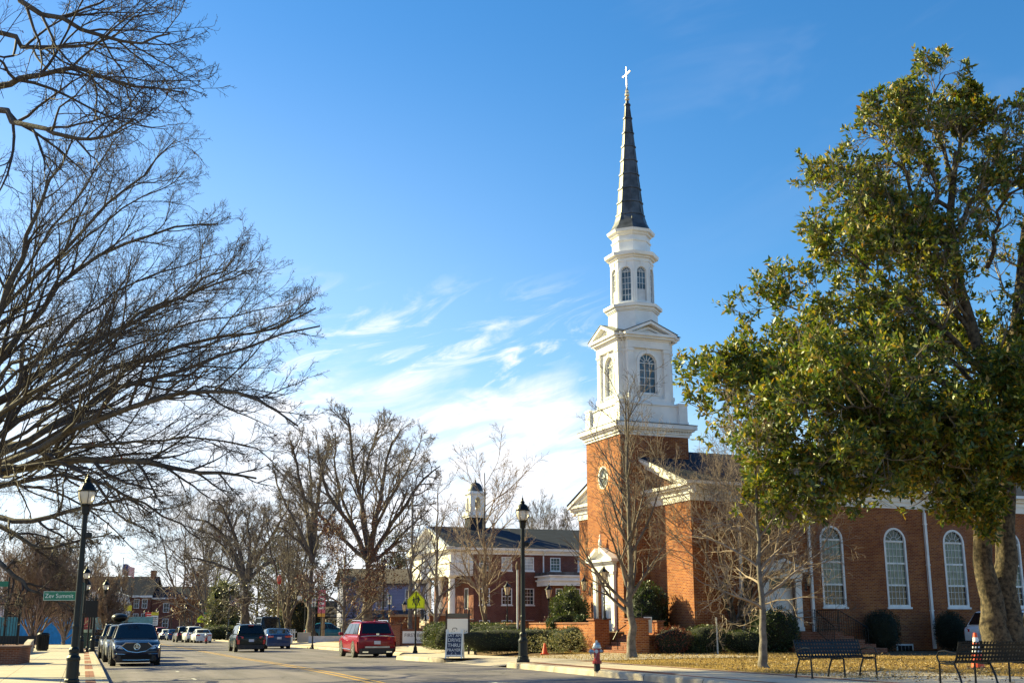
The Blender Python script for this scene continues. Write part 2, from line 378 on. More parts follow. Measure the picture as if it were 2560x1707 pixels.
def kerb(s0, s1, fo, top, sgn, name='kerb', ret0=False, ret1=False, ds=.5):
    """kerb stone: fo(s) its road face, sgn +1 when the pavement lies to +o; ret0/ret1 curve an end back from the road"""
    path = [(s, fo(s)) for s in np.arange(s0, s1 + 1e-6, ds)]
    r = 1.1
    if ret1: path += [(s1 + r * math.sin(a), fo(s1) + sgn * (r - r * math.cos(a))) for a in np.linspace(.25, 1.5, 6)]
    if ret0: path = [(s0 - r * math.sin(a), fo(s0) + sgn * (r - r * math.cos(a))) for a in np.linspace(1.5, .25, 6)] + path
    mb = MB(); rings = []
    for i, (s, o) in enumerate(path):
        a = path[max(i - 1, 0)]; b = path[min(i + 1, len(path) - 1)]; tx, ty = b[1] - a[1], b[0] - a[0]; L = math.hypot(tx, ty); nx, ny = ty / L * sgn, -tx / L * sgn
        zt = top(s, fo(min(max(s, s0), s1)) + sgn * .3) + .006; zb = h_road(s, o) - .05
        k = 1.0
        if ret1 and i > len(path) - 6: k = (len(path) - 1 - i) / 5 * .8 + .2
        if ret0 and i < 6: k = i / 5 * .8 + .2
        zt = zb + .05 + (zt - zb - .05) * k
        rings.append([(o + nx * d, s + ny * d, z) for d, z in ((-.02, zb), (.0, zt - .035), (.035, zt), (.17, zt), (.17, zb))])
    mb.loft(rings); ob = mb.build(name, KERBM, loc=(O_R[0], O_R[1], 0), rot=(0, 0, TH), smooth=False); tag(ob, kind='structure')
kerb(-40, 7.0, kerb_r, h_right, 1, ret1=True)
kerb(15.9, 172, kerb_r, h_right, 1, ret0=True)
kerb(-40, 172, lambda s: -6.5, hl, -1)
def strip(name, o0, o1, s0, s1, zf, m, dz=.004): return sheet(name, o0, o1, s0, s1, zf, m, min(1.0, s1 - s0), 1, dz)
fyl = lambda s: float(np.interp(s, [-40, 0, 25, 60, 200], [-.1, 0.0, .35, .35, .3]))
for d in (-.16, .12):
    sheet('centre_line', lambda s, d=d: fyl(s) + d, lambda s, d=d: fyl(s) + d + .11, -40, 172, h_road, YEL, 1.0, 1, .005)
for s, a, b in ((7.5, -6.3, -4.1), (14.4, -6.3, -4.1), (27.5, -6.3, -4.1), (-1.0, 2.6, 5.2), (5.0, 3.2, 5.2)): strip('parking_mark', a, b, s, s + .1, h_road, WMARK, .005)
for s in (7.5, 14.4): strip('parking_mark', -4.1, -4.0, s - .6, s + .7, h_road, WMARK, .005)
strip('parking_mark', 2.5, 2.6, -1.6, -.3, h_road, WMARK, .005)
for s in np.arange(-6, 110, 7.0): strip('brick_band', -7.12, -6.86, s, s + 5.2, hl, REDB, .005)
sheet('brick_band', lambda s: kerb_r(s) + .55, lambda s: kerb_r(s) + .72, -40, 7.2, h_right, REDB, 1.0, 1, .005)
sheet('brick_band', 8.5, 8.72, -40, 8.0, h_right, REDB, 1.0, 1, .009)
sheet('brick_band', 6.5, 6.7, -3, 7.2, h_right, REDB, 1.0, 1, .009)
sheet('crosswalk_band', lambda s: kerb_r(s) + .55, lambda s: kerb_r(s) + .75, 33, 120, h_right, REDB, 1.0, 1, .005)
# ------------------------------------------------------------------ the church
from mathutils.geometry import tessellate_polygon
def arc(cx, cz, r, a0=0.0, a1=180.0, n=12): return [(cx + r * math.cos(R(a0 + (a1 - a0) * i / n)), cz + r * math.sin(R(a0 + (a1 - a0) * i / n))) for i in range(n + 1)]
def arch_out(x0, x1, z0, zs, n=12): return [(x0, z0), (x1, z0)] + arc((x0 + x1) / 2, zs, (x1 - x0) / 2, 0, 180, n)
def wall_holes(mb, outer, holes, P, depth, mi=0):
    """a wall sheet with openings and their reveals; P(a, z, d) maps wall coordinates and depth to space"""
    polys = [[Vector((a, z, 0)) for a, z in outer]] + [[Vector((a, z, 0)) for a, z in hh] for hh in holes]
    flat = [p for q in polys for p in q]; tri = tessellate_polygon(polys)
    mb.add([P(p.x, p.y, 0) for p in flat], tri, mi)
    for hh in holes:
        n = len(hh); mb.add([P(a, z, 0) for a, z in hh] + [P(a, z, depth) for a, z in hh], [(i, (i + 1) % n, n + (i + 1) % n, n + i) for i in range(n)], mi)
def ring(mb, outer, inner, P, d0, d1, mi=0):
    """flat moulding between two outlines with equal point counts, from depth d0 (front) to d1"""
    n = len(outer); f = []
    V = [P(a, z, d0) for a, z in outer] + [P(a, z, d0) for a, z in inner] + [P(a, z, d1) for a, z in outer] + [P(a, z, d1) for a, z in inner]
    for i in range(n):
        j = (i + 1) % n; f += [(i, j, n + j, n + i), (i, 2 * n + i, 2 * n + j, j), (n + i, n + j, 3 * n + j, 3 * n + i)]
    mb.add(V, f, mi)
def bar(mb, a0, z0, a1, z1, w, P, d0, d1, mi=0):
    dx, dz = a1 - a0, z1 - z0; L = math.hypot(dx, dz); nx, nz = -dz / L * w / 2, dx / L * w / 2
    q = [(a0 + nx, z0 + nz), (a1 + nx, z1 + nz), (a1 - nx, z1 - nz), (a0 - nx, z0 - nz)]
    mb.loft([[P(a, z, d0) for a, z in q], [P(a, z, d1) for a, z in q]], mi)
def sash(parent, x0, x1, z0, zs, P, cols, rows, trans, name='window', fr=.085, gl=PANE, d=.06, lower=None, mun=.022, fan=True, casing=True, sill=True, glz=None, louvre=None):
    """arched (zs = spring line, arch above) or square-headed (fan=False) window: frame with glazing bars, panes behind"""
    fm = MB(); cxx = (x0 + x1) / 2; r = (x1 - x0) / 2
    if fan: outl = lambda k: [(x0 + k, z0 + k), (x1 - k, z0 + k)] + arc(cxx, zs, r - k)
    else: outl = lambda k: [(x0 + k, z0 + k), (x1 - k, z0 + k), (x1 - k, zs - k), (x0 + k, zs - k)]
    ring(fm, outl(0.0 if casing else .0), outl(fr), P, -.02 if casing else d - .03, d + .05)
    if fan:
        bar(fm, x0 + fr, zs, x1 - fr, zs, fr * .9, P, d - .03, d + .04)
        for a in range(30, 180, 30): bar(fm, cxx + r * .30 * math.cos(R(a)), zs + r * .30 * math.sin(R(a)), cxx + (r - fr) * math.cos(R(a)), zs + (r - fr) * math.sin(R(a)), mun, P, d - .01, d + .02)
        pts = arc(cxx, zs, r * .32, 0, 180, 8)
        for p, q in zip(pts, pts[1:]): bar(fm, *p, *q, mun, P, d - .01, d + .02)
    zt = zs - (0 if fan else fr)
    for z in trans: bar(fm, x0 + fr, z, x1 - fr, z, fr * .8, P, d - .03, d + .04)
    for i in range(1, cols): x = x0 + fr + (x1 - x0 - 2 * fr) * i / cols; bar(fm, x, z0 + fr, x, zt, mun, P, d - .008, d + .02)
    zz = [z0 + fr] + list(trans) + [zt]
    for a, b in zip(zz, zz[1:]):
        for i in range(1, rows): z = a + (b - a) * i / rows; bar(fm, x0 + fr, z, x1 - fr, z, mun, P, d - .006, d + .02)
    if sill: q = [(x0 - .06, z0 - .09), (x1 + .06, z0 - .09), (x1 + .06, z0), (x0 - .06, z0)]; fm.loft([[P(a, z, -.07) for a, z in q], [P(a, z, d) for a, z in q]])
    if louvre:
        for k in range(9): z = z0 + fr + (louvre - z0 - fr) * (k + .5) / 9; bar(fm, x0 + fr * 1.6, z, x1 - fr * 1.6, z, (louvre - z0) / 12, P, d - .03, d + .03)
    fo = fm.build(name, WHITE2, parent)
    segs = list(zip(zz, zz[1:])); gl_ = glz or [gl] * len(segs)
    for k, (a, b) in enumerate(segs):
        MB().add([P(x0 + fr, a, d + .012), P(x1 - fr, a, d + .012), P(x1 - fr, b, d + .012), P(x0 + fr, b, d + .012)], [(0, 1, 2, 3)]).build('pane', gl_[k], fo)
    if fan: pm = MB(); pts = [(x0 + fr, zs), (x1 - fr, zs)] + arc(cxx, zs, r - fr)[1:-1]; pm.add([P(a, z, d + .012) for a, z in pts], [tuple(range(len(pts)))]); pm.build('pane', gl, fo)
    return fo
CH = thing('church', 'red brick church with tall white steeple and grey spire behind bare street trees', 'church', (7.82, 52, 0), R(22))
Pn = lambda a, z, d: (a, d, z)                 # south wall of the nave, y = 0, depth inwards
Pf = lambda a, z, d: (d, a, z)                 # street front, x = 0
NW = [6.68, 10.28, 13.77, 17.28, 20.8, 24.3]; NL, NWID = 34.0, 11.5
wb = MB()
holes = [arch_out(x, x + 1.28, 2.38, 5.38) for x in NW] + [[(3.78, 1.32), (5.16, 1.32), (5.16, 3.62), (3.78, 3.62)]]
wall_holes(wb, [(0, -.3), (NL, -.3), (NL, 6.95), (0, 6.95)], holes, Pn, .16)
wb.add([(0, 0, -.3), (0, NWID, -.3), (0, NWID, 6.95), (0, NWID / 2, 9.75), (0, 0, 6.95)], [(4, 3, 2, 1, 0)])
wb.add([(0, NWID, -.3), (NL, NWID, -.3), (NL, NWID, 6.95), (0, NWID, 6.95)], [(0, 3, 2, 1)])
wb.add([(NL, 0, -.3), (NL, NWID, -.3), (NL, NWID, 6.95), (NL, NWID / 2, 9.75), (NL, 0, 6.95)], [(0, 1, 2, 3, 4)])
wall = wb.build('wall', BRK, CH)
# brick arches over the windows, a shade proud of the wall
AB = brick('arch_brick', (.30, .10, .045), (.22, .07, .03), (.34, .22, .15), row=.21, width=.0677)
for x in NW: am = MB(); ring(am, [(x + .64 + .86 * math.cos(R(a)), 5.38 + .86 * math.sin(R(a))) for a in range(0, 181, 15)] + [(x + .64 - .64 * math.cos(R(a)), 5.38 + .64 * math.sin(R(a))) for a in range(0, 1)], [(x + .64 + .645 * math.cos(R(a)), 5.38 + .645 * math.sin(R(a))) for a in range(0, 181, 15)] + [(x, 5.38)], Pn, -.012, .01); am.build('brick_arch', AB, wall)
rf = MB(); ridge, eav = 9.98, 7.74
rf.add([(-.5, -.5, eav), (NL + .4, -.5, eav), (NL + .4, 5.75, ridge), (-.5, 5.75, ridge), (-.5, 12.0, eav), (NL + .4, 12.0, eav)], [(0, 1, 2, 3), (3, 2, 5, 4)])
rf.add([(-.5, -.5, eav - .06), (NL + .4, -.5, eav - .06), (NL + .4, 5.75, ridge - .06), (-.5, 5.75, ridge - .06), (-.5, 12.0, eav - .06), (NL + .4, 12.0, eav - .06)], [(3, 2, 1, 0), (4, 5, 2, 3), (0, 1, 7, 6)] if False else [(3, 2, 1, 0), (4, 5, 2, 3)])
rf.add([(-.5, -.5, eav), (-.5, -.5, eav - .06), (NL + .4, -.5, eav - .06), (NL + .4, -.5, eav)], [(0, 1, 2, 3)])
rf.build('roof', SHINGLE, CH)
cm = MB()
for a, b, p in ((6.92, 7.22, .05), (7.22, 7.30, .12), (7.30, 7.44, .08), (7.44, 7.54, .26), (7.54, 7.68, .38)):      # entablature, south side and street front
    cm.box(-p, -p, a, NL + p, .12, b); cm.box(-p, .12, a, .12, NWID + p, b); cm.box(.12, NWID - .12, a, NL, NWID + p, b)
for sgn, y0 in ((1, -.48), (-1, 11.98)):                                                            # raking cornice of the gable
    sl_ = (ridge - eav) / 6.25
    for k, (dx, t0, t1) in enumerate(((-.46, -.02, -.22), (-.30, -.22, -.36), (-.14, -.36, -.55))):
        q = [(dx, y0, eav + t0), (dx, 5.75, ridge + t0), (dx, 5.75, ridge + t1), (dx, y0, eav + t1)]
        cm.ext(q, (.5 + dx + .12 + .0 if False else -dx + .03, 0, 0))
cm.build('cornice', WHITE, CH)
MB().box(-.48, -.56, 7.60, NL + .4, -.44, 7.735).build('gutter', WHITE2, CH)
DR = [PANE, PANE_DRAPE, PANE_DRAPE]
for i, x in enumerate(NW): sash(CH, x, x + 1.28, 2.38, 5.38, Pn, 5, 3, [3.37, 4.37], 'arched_window', glz=DR, mun=.017, fr=.10)
for x in (10.55, 17.5, 24.6): MB().box(x, -.05, -.2, x + .95, .05, .72).build('basement_window_frame', WHITE2, CH)
for o in [c for c in kids(CH) if c.name.startswith('basement_window')]:
    x = min(v.co.x for v in o.data.vertices)
    for k in range(4): MB().box(x + .07 + k * .207, -.058, -.1, x + .07 + k * .207 + .19, -.051, .65).build('pane', PANE, o)
for x in (2.28, 5.98, 12.64, 19.6, 26.2):
    dm = MB(); b0 = 1.3 if x == 5.98 else .5
    dm.box(x, -.15, b0, x + .13, -.03, 6.75); dm.tube([(x + .065, -.5, 7.62), (x + .065, -.46, 7.3), (x + .065, -.09, 6.98), (x + .065, -.09, 6.7)], .05, 6)
    for z in (2.2, 4.3, 6.2): dm.box(x - .03, -.165, z, x + .16, -.02, z + .05)
    dm.build('downspout', WHITE2, CH)
# south door with pediment
dm = MB()
for x in (3.46, 5.18): dm.box(x, -.12, 1.32, x + .30, .02, 3.52); dm.box(x - .03, -.15, 1.32, x + .33, .0, 1.5); dm.box(x - .03, -.15, 3.5, x + .33, .0, 3.6)
dm.box(3.40, -.14, 3.6, 5.54, .02, 3.84); dm.box(3.32, -.22, 3.84, 5.62, .02, 3.90); dm.box(3.24, -.32, 3.90, 5.70, .02, 4.0)
dm.ext([(3.42, -.10, 4.0), (5.52, -.10, 4.0), (4.47, -.10, 4.38)], (0, .1, 0))
for s in (-1, 1): dm.ext([(4.47 + s * 1.24, -.34, 4.0), (4.47, -.34, 4.47), (4.47, -.34, 4.34), (4.47 + s * .95, -.34, 4.0)], (0, .34, 0))
dsur = dm.build('door_surround', WHITE, CH)
dl = MB(); dl.box(3.78, .24, 1.32, 5.16, .30, 3.62)
for x in (3.86, 4.51):
    for z0, z1 in ((1.45, 1.95), (2.05, 2.62), (2.70, 3.02)): ring(dl, [(x, z0), (x + .56, z0), (x + .56, z1), (x, z1)], [(x + .05, z0 + .05), (x + .51, z0 + .05), (x + .51, z1 - .05), (x + .05, z1 - .05)], Pn, .215, .24)
dl.box(3.78, .2, 3.08, 5.16, .26, 3.16)
for x0, x1 in ((3.62, 3.78), (5.16, 5.32)): dl.box(x0, .0, 1.32, x1, .24, 3.62)
door = dl.build('double_door', WHITE2, CH)
MB().box(3.84, .21, 3.2, 5.10, .235, 3.56).build('transom_pane', PANE, door)
hm = MB(); hm.tube([(4.40, .18, 2.05), (4.40, .12, 2.05), (4.40, .12, 2.35), (4.40, .18, 2.35)], .012, 5); hm.tube([(4.55, .18, 2.05), (4.55, .12, 2.05), (4.55, .12, 2.35), (4.55, .18, 2.35)], .012, 5); hm.build('door_handle', BLACK, door)
sm = MB(); sm.box(3.0, -1.7, -.2, 6.35, .0, 1.30)
for k in range(1, 5): sm.box(3.0, -1.7 - .32 * k, -.2, 6.35 + .32 * k, .0, 1.30 - .168 * k - .003)
sm.build('entrance_steps', BRKLOW, CH)
def railing(mb, pts, hgt=.92, sp=.13, r=.012):
    for a, b in zip(pts, pts[1:]):
        A_, B_ = Vector(a), Vector(b); n_ = max(1, int((B_ - A_).length / sp))
        mb.tube([A_ + Vector((0, 0, hgt)), B_ + Vector((0, 0, hgt))], r * 1.6, 5); mb.tube([A_ + Vector((0, 0, .1)), B_ + Vector((0, 0, .1))], r, 4)
        for i in range(n_ + 1): p = A_.lerp(B_, i / n_); mb.tube([p, p + Vector((0, 0, hgt))], r * (1.5 if i in (0, n_) else .8), 4)
for q in ([(6.2, -.2, 1.3), (6.2, -1.6, 1.3)], [(6.25, -1.62, 1.3), (7.75, -1.62, .55)], [(5.0, -1.62, 1.3), (5.0, -2.9, .6)]): rm = MB(); railing(rm, q); rm.build('stair_railing', BLACK, CH)
def wall_lantern(parent, loc, rz, s=1.0):
    o = bpy.data.objects.new('wall_lantern', None); COL.objects.link(o); o.parent = parent; o.location = loc; o.rotation_euler = (0, 0, rz); o.scale = (s, s, s)
    m = MB(); m.box(-.07, -.02, -.35, .07, 0, .05); m.tube([(0, -.02, -.2), (0, -.16, -.3), (0, -.3, -.2), (0, -.32, -.1)], .018, 6)
    m.lathe([(.05, -.12), (.10, -.10), (.11, -.08)], 6, (0, -.32)); m.lathe([(.20, .36), (.17, .40), (.07, .52), (.03, .56), (.035, .6), (.005, .70)], 6, (0, -.32))
    for k in range(6): a = k * math.pi / 3; m.tube([(.10 * math.cos(a), -.32 + .10 * math.sin(a), -.09), (.185 * math.cos(a), -.32 + .185 * math.sin(a), .37)], .012, 4)
    m.build('lantern_frame', BLACK, o); MB().lathe([(.09, -.08), (.175, .36)], 6, (0, -.32)).build('lantern_glass', mat('lantern_glass', (.75, .62, .45), .2, trans=.25), o)
    return o
wall_lantern(CH, (5.78, 0, 3.35), 0, .8)
# ---- tower
T0, T1, TH0, TH1 = -1.39, 2.29, 3.88, 7.56; TC = ((T0 + T1) / 2, (TH0 + TH1) / 2)
Pt = lambda a, z, d: (T0 + d, a, z)
tm = MB(); oval = [(5.72 + .52 * math.cos(R(a)), 8.49 + .56 * math.sin(R(a))) for a in range(0, 360, 15)]
wall_holes(tm, [(TH0, -.3), (TH1, -.3), (TH1, 10.34), (TH0, 10.34)], [oval, [(4.97, 1.3), (6.47, 1.3), (6.47, 4.05), (4.97, 4.05)]], Pt, .18)
tm.add([(T0, TH0, -.3), (T1, TH0, -.3), (T1, TH0, 10.34), (T0, TH0, 10.34), (T0, TH1, -.3), (T1, TH1, -.3), (T1, TH1, 10.34), (T0, TH1, 10.34)], [(0, 1, 2, 3), (5, 4, 7, 6), (1, 5, 6, 2)])
tower = tm.build('tower', BRK, CH)
om = MB(); oc = lambda k: [(5.72 + (.52 - k) * math.cos(R(a)), 8.49 + (.56 - k) * math.sin(R(a))) for a in range(0, 360, 15)]
ring(om, oc(0), oc(.09), Pt, -.03, .12)
bar(om, 5.28, 8.49, 6.16, 8.49, .025, Pt, .05, .09); bar(om, 5.72, 8.0, 5.72, 8.98, .025, Pt, .05, .09)
ow = om.build('oval_window', WHITE2, tower); MB().add([Pt(a, z, .09) for a, z in oc(.09)], [tuple(range(24))]).build('pane', mat('oval_pane', (.45, .52, .50), .15, c2=(.25, .30, .29), vs=3), ow)
bm_ = MB(); ring(bm_, oc(-.24), oc(-.005), Pt, -.012, .01); bm_.build('brick_surround', brick('oval_brick', (.52, .19, .06), (.42, .14, .05), (.5, .36, .22), row=.2, width=.0677), tower)
# street door
fm = MB()
for y in (4.62, 6.52): fm.box(T0 - .13, y, 1.3, T0 + .02, y + .30, 3.95); fm.box(T0 - .17, y - .03, 1.3, T0, y + .33, 1.52); fm.box(T0 - .17, y - .03, 3.9, T0, y + .33, 4.02)
fm.box(T0 - .15, 4.55, 4.02, T0 + .02, 6.89, 4.40); fm.box(T0 - .26, 4.45, 4.40, T0 + .02, 6.99, 4.48); fm.box(T0 - .38, 4.32, 4.48, T0 + .02, 7.12, 4.60)
fm.ext([(T0 - .12, 4.6, 4.6), (T0 - .12, 6.84, 4.6), (T0 - .12, 5.72, 5.1)], (.12, 0, 0))
for s in (-1, 1): fm.ext([(T0 - .40, 5.72 + s * 1.42, 4.6), (T0 - .40, 5.72 + s * .28, 5.14), (T0 - .40, 5.72 + s * .28, 4.98), (T0 - .40, 5.72 + s * 1.05, 4.6)], (.40, 0, 0))
fm.lathe([(.10, 4.9), (.10, 5.15), (.06, 5.2), (.10, 5.3), (.09, 5.45), (.03, 5.6), (.05, 5.68), (.0, 5.8)], 8, (T0 - .25, 5.72))
fd = fm.build('front_door_surround', WHITE, CH)
lm = MB(); lm.box(T0 + .14, 4.97, 1.3, T0 + .2, 6.47, 4.05)
for y in (5.03, 5.76):
    for z0, z1 in ((1.5, 2.55), (2.65, 2.95), (3.05, 3.9)): ring(lm, [(y, z0), (y + .62, z0), (y + .62, z1), (y, z1)], [(y + .05, z0 + .05), (y + .57, z0 + .05), (y + .57, z1 - .05), (y + .05, z1 - .05)], Pt, .115, .14)
lm.build('front_door', WHITE, CH)
wall_lantern(CH, (T0, 7.42, 3.3), R(-90), .95)
# ---- steeple
st = MB(); cxm, cym = TC
def sq(mb, hlf, z0, z1, mi=0, hx=None): mb.box(cxm - hlf, cym - hlf, z0, cxm + hlf, cym + hlf, z1, mi)
for p, a, b in ((1.90, 10.34, 10.46), (1.97, 10.46, 10.52), (1.93, 10.52, 10.62), (2.08, 10.62, 10.70), (2.18, 10.70, 10.90)): sq(st, p, a, b)
for k in range(27):                                                     # dentils
    y = cym - 1.92 + k * .147
    st.box(cxm - 1.99, y, 10.54, cxm - 1.93, y + .07, 10.62); st.box(cxm - 1.92 + k * .147, cym - 1.99, 10.54, cxm - 1.85 + k * .147, cym - 1.93, 10.62)
steeple = st.build('steeple', WHITE, CH)
MB().loft([[(cxm + a * p, cym + b * p, z) for a, b in ((-1, -1), (1, -1), (1, 1), (-1, 1))] for p, z in ((2.2, 10.903), (2.2, 10.93), (1.8, 11.02))]).build('cornice_flashing', LEAD, steeple)
pm = MB(); sq(pm, 1.72, 10.95, 11.86); sq(pm, 1.80, 10.95, 11.12); sq(pm, 1.78, 11.86, 11.92)
for a in (-1, 1):
    for b in (-1, 1): pm.cbox((cxm + a * 1.62, cym + b * 1.62, 11.42), (.46, .46, 1.0)); pm.cbox((cxm + a * 1.62, cym + b * 1.62, 11.96), (.54, .54, .09)); pm.cbox((cxm + a * 1.62, cym + b * 1.62, 11.02), (.52, .52, .2))
pm.build('parapet', WHITE, steeple)
hb, wbb, core = 1.50, 1.14, 1.24
bm = MB(); sq(bm, core, 11.9, 15.0)
Ps = [lambda a, z, d, c=c, s=s: (cxm + c * (hb - d) - s * a, cym + s * (hb - d) + c * a, z) for c, s in ((-1, 0), (0, -1), (1, 0), (0, 1))]
def pbox(mb, P, a0, a1, z0, z1, d0, d1): mb.loft([[P(a0, z0, d0), P(a1, z0, d0), P(a1, z1, d0), P(a0, z1, d0)], [P(a0, z0, d1), P(a1, z0, d1), P(a1, z1, d1), P(a0, z1, d1)]])
for P in Ps:
    pbox(bm, P, -wbb, wbb, 11.93, 12.24, -.05, .5)
    for sgn in (-1, 1):
        a0, a1 = sorted((sgn * wbb, sgn * (wbb - .30))); pbox(bm, P, a0, a1, 12.24, 14.72, -.0, .4); pbox(bm, P, a0 - .04, a1 + .04, 14.52, 14.66, -.04, .4); pbox(bm, P, a0 - .05, a1 + .05, 12.24, 12.42, -.06, .4)
    wall_holes(bm, [(-.86, 12.2), (.86, 12.2), (.86, 14.75), (-.86, 14.75)], [arch_out(-.47, .47, 12.5, 14.0)], lambda a, z, d, P=P: P(a, z, d + .12), .14)
    ring(bm, arch_out(-.62, .62, 12.40, 14.0), arch_out(-.47, .47, 12.5, 14.0), P, .07, .14)
    pbox(bm, P, -.07, .07, 14.44, 14.74, .03, .12)
    pbox(bm, P, -wbb - .02, wbb + .02, 14.70, 15.08, -.03, .5); pbox(bm, P, -wbb - .08, wbb + .08, 15.08, 15.16, -.09, .5)
    pbox(bm, P, -wbb - .2, wbb + .2, 15.16, 15.27, -.22, .5); pbox(bm, P, -wbb - .28, wbb + .28, 15.27, 15.40, -.32, .5)
    tri = [(-wbb, 15.40), (wbb, 15.40), (0, 15.86)]; bm.loft([[P(a, z, .02) for a, z in tri], [P(a, z, .3) for a, z in tri]])
    for sgn in (-1, 1):
        q = [(sgn * (wbb + .30), 15.40), (0, 16.02), (0, 15.88), (sgn * (wbb - .05), 15.40)]; bm.loft([[P(a, z, -.33) for a, z in q], [P(a, z, 1.2) for a, z in q]])
        q = [(sgn * (wbb - .15), 15.42), (0, 15.78), (0, 15.66), (sgn * (wbb - .48), 15.42)]; bm.loft([[P(a, z, -.08) for a, z in q], [P(a, z, .05) for a, z in q]])
for p, a, b in ((core + .05, 14.72, 15.08), (core + .12, 15.08, 15.16), (core + .26, 15.16, 15.27), (core + .34, 15.27, 15.40)): sq(bm, p, a, b)
belf = bm.build('belfry', WHITE, steeple)
rm = MB()
for P in Ps:
    for sgn in (-1, 1): q = [(sgn * (wbb + .33), 15.405), (0, 16.035), (0, 16.06), (sgn * (wbb + .36), 15.42)]; rm.loft([[P(a, z, -.36) for a, z in q], [P(a, z, 1.2) for a, z in q]])
rm.build('belfry_roof', LEAD, steeple)
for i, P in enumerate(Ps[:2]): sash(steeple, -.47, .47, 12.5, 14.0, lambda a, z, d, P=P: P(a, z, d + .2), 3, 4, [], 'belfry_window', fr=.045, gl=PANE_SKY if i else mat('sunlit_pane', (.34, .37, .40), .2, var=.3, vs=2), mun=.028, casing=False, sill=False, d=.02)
OC = math.pi / 8
om = MB(); o8 = lambda prof: om.lathe(prof, 8, TC, rot=OC)
o8([(1.27, 15.5), (1.24, 16.72)]); o8([(1.30, 16.72), (1.30, 16.78), (1.36, 16.78), (1.36, 16.88), (1.48, 16.9), (1.50, 17.04), (1.16, 17.10)])
o8([(.90, 17.1), (.90, 19.4)])
o8([(1.13, 19.30), (1.13, 19.36), (1.09, 19.38), (1.09, 19.48), (1.20, 19.5), (1.20, 19.56), (1.36, 19.6), (1.40, 19.76), (1.05, 19.82)])
o8([(.97, 19.8), (.97, 20.42)]); o8([(1.02, 20.40), (1.04, 20.46), (.96, 20.48), (.96, 20.72), (1.05, 20.76), (1.08, 20.84), (1.20, 20.88), (1.24, 21.02), (1.1, 21.06)])
P8 = []
ap = 1.09 * math.cos(OC)
for k in range(8):
    th = k * math.pi / 4; c, s = math.cos(th), math.sin(th)
    P = lambda a, z, d, c=c, s=s: (cxm + c * (ap - d) - s * a, cym + s * (ap - d) + c * a, z); P8.append(P); hw = 1.09 * math.sin(OC)
    wall_holes(om, [(-hw, 17.08), (hw, 17.08), (hw, 19.36), (-hw, 19.36)], [arch_out(-.26, .26, 17.24, 18.76)], P, .1)
    ring(om, arch_out(-.36, .36, 17.16, 18.76), arch_out(-.26, .26, 17.24, 18.76), P, -.03, .02); pbox(om, P, -.05, .05, 19.1, 19.36, -.045, .02)
om.build('octagon_stage', WHITE, steeple)
for k in (3, 4, 5, 6, 7):
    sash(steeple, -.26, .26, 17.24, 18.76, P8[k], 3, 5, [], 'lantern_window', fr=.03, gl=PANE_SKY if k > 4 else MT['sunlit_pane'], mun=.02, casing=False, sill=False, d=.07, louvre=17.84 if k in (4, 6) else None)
sp = MB(); rings = [(1.16, 21.05), (.98, 21.3), (.82, 21.62), (.71, 21.99)]
zs = [21.99, 22.67, 23.43, 24.22, 25.0, 25.79, 26.56, 27.40, 28.17]; rs = [.70, .63, .555, .48, .405, .335, .262, .19, .115]
for z, r_ in zip(zs, rs): rings += [(r_ + .01, z - .06), (r_ + .06, z - .05), (r_ + .055, z + .03), (r_ - .02, z + .05)]
rings += [(.07, 28.42)]
sp.lathe(rings, 8, TC, rot=OC)
for k in range(8):
    a = k * math.pi / 4 + OC; sp.tube([(cxm + r_ * math.cos(a), cym + r_ * math.sin(a), z) for r_, z in zip([.82] + rs, [21.62] + zs)], .016, 4)
sp.build('spire', LEAD, steeple)
GOLD = mat('pale_gilding', (.70, .55, .36), .28, .6, var=.15)
MB().lathe([(.07, 28.4), (.13, 28.46), (.12, 28.56), (.06, 28.62), (.12, 28.70), (.13, 28.78), (.08, 28.88), (.10, 28.95), (.04, 29.1), (.03, 29.3)], 10, TC).build('finial', GOLD, steeple)
MB().box(cxm - .026, cym - .028, 29.1, cxm + .026, cym + .028, 30.33).box(cxm - .025, cym - .42, 29.89, cxm + .025, cym + .42, 29.95).build('cross', GOLD, steeple)
# ------------------------------------------------------------------ brick annex with portico and cupola
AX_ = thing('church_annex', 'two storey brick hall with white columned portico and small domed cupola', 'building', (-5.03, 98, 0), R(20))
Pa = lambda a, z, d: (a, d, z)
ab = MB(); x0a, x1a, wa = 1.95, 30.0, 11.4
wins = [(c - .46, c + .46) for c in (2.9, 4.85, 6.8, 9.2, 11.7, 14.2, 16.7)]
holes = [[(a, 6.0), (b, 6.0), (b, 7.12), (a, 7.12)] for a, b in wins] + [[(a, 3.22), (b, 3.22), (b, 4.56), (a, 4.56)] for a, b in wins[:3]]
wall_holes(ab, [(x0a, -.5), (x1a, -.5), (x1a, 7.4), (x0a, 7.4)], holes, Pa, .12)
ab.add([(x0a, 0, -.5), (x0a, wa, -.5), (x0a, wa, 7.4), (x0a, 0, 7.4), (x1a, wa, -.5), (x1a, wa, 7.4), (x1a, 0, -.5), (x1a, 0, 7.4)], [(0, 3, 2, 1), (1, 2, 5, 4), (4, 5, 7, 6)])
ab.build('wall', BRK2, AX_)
for k, (a, b) in enumerate(wins): sash(AX_, a, b, 6.0, 7.12, Pa, 3, 2, [6.56], 'upper_window', fan=False, fr=.07, gl=PANE_LIT if k % 3 else MT.get('draped_pane'), d=.05)
for k, (a, b) in enumerate(wins[:3]): sash(AX_, a, b, 3.22, 4.56, Pa, 3, 2, [3.9], 'lower_window', fan=False, fr=.07, gl=PANE, d=.05)
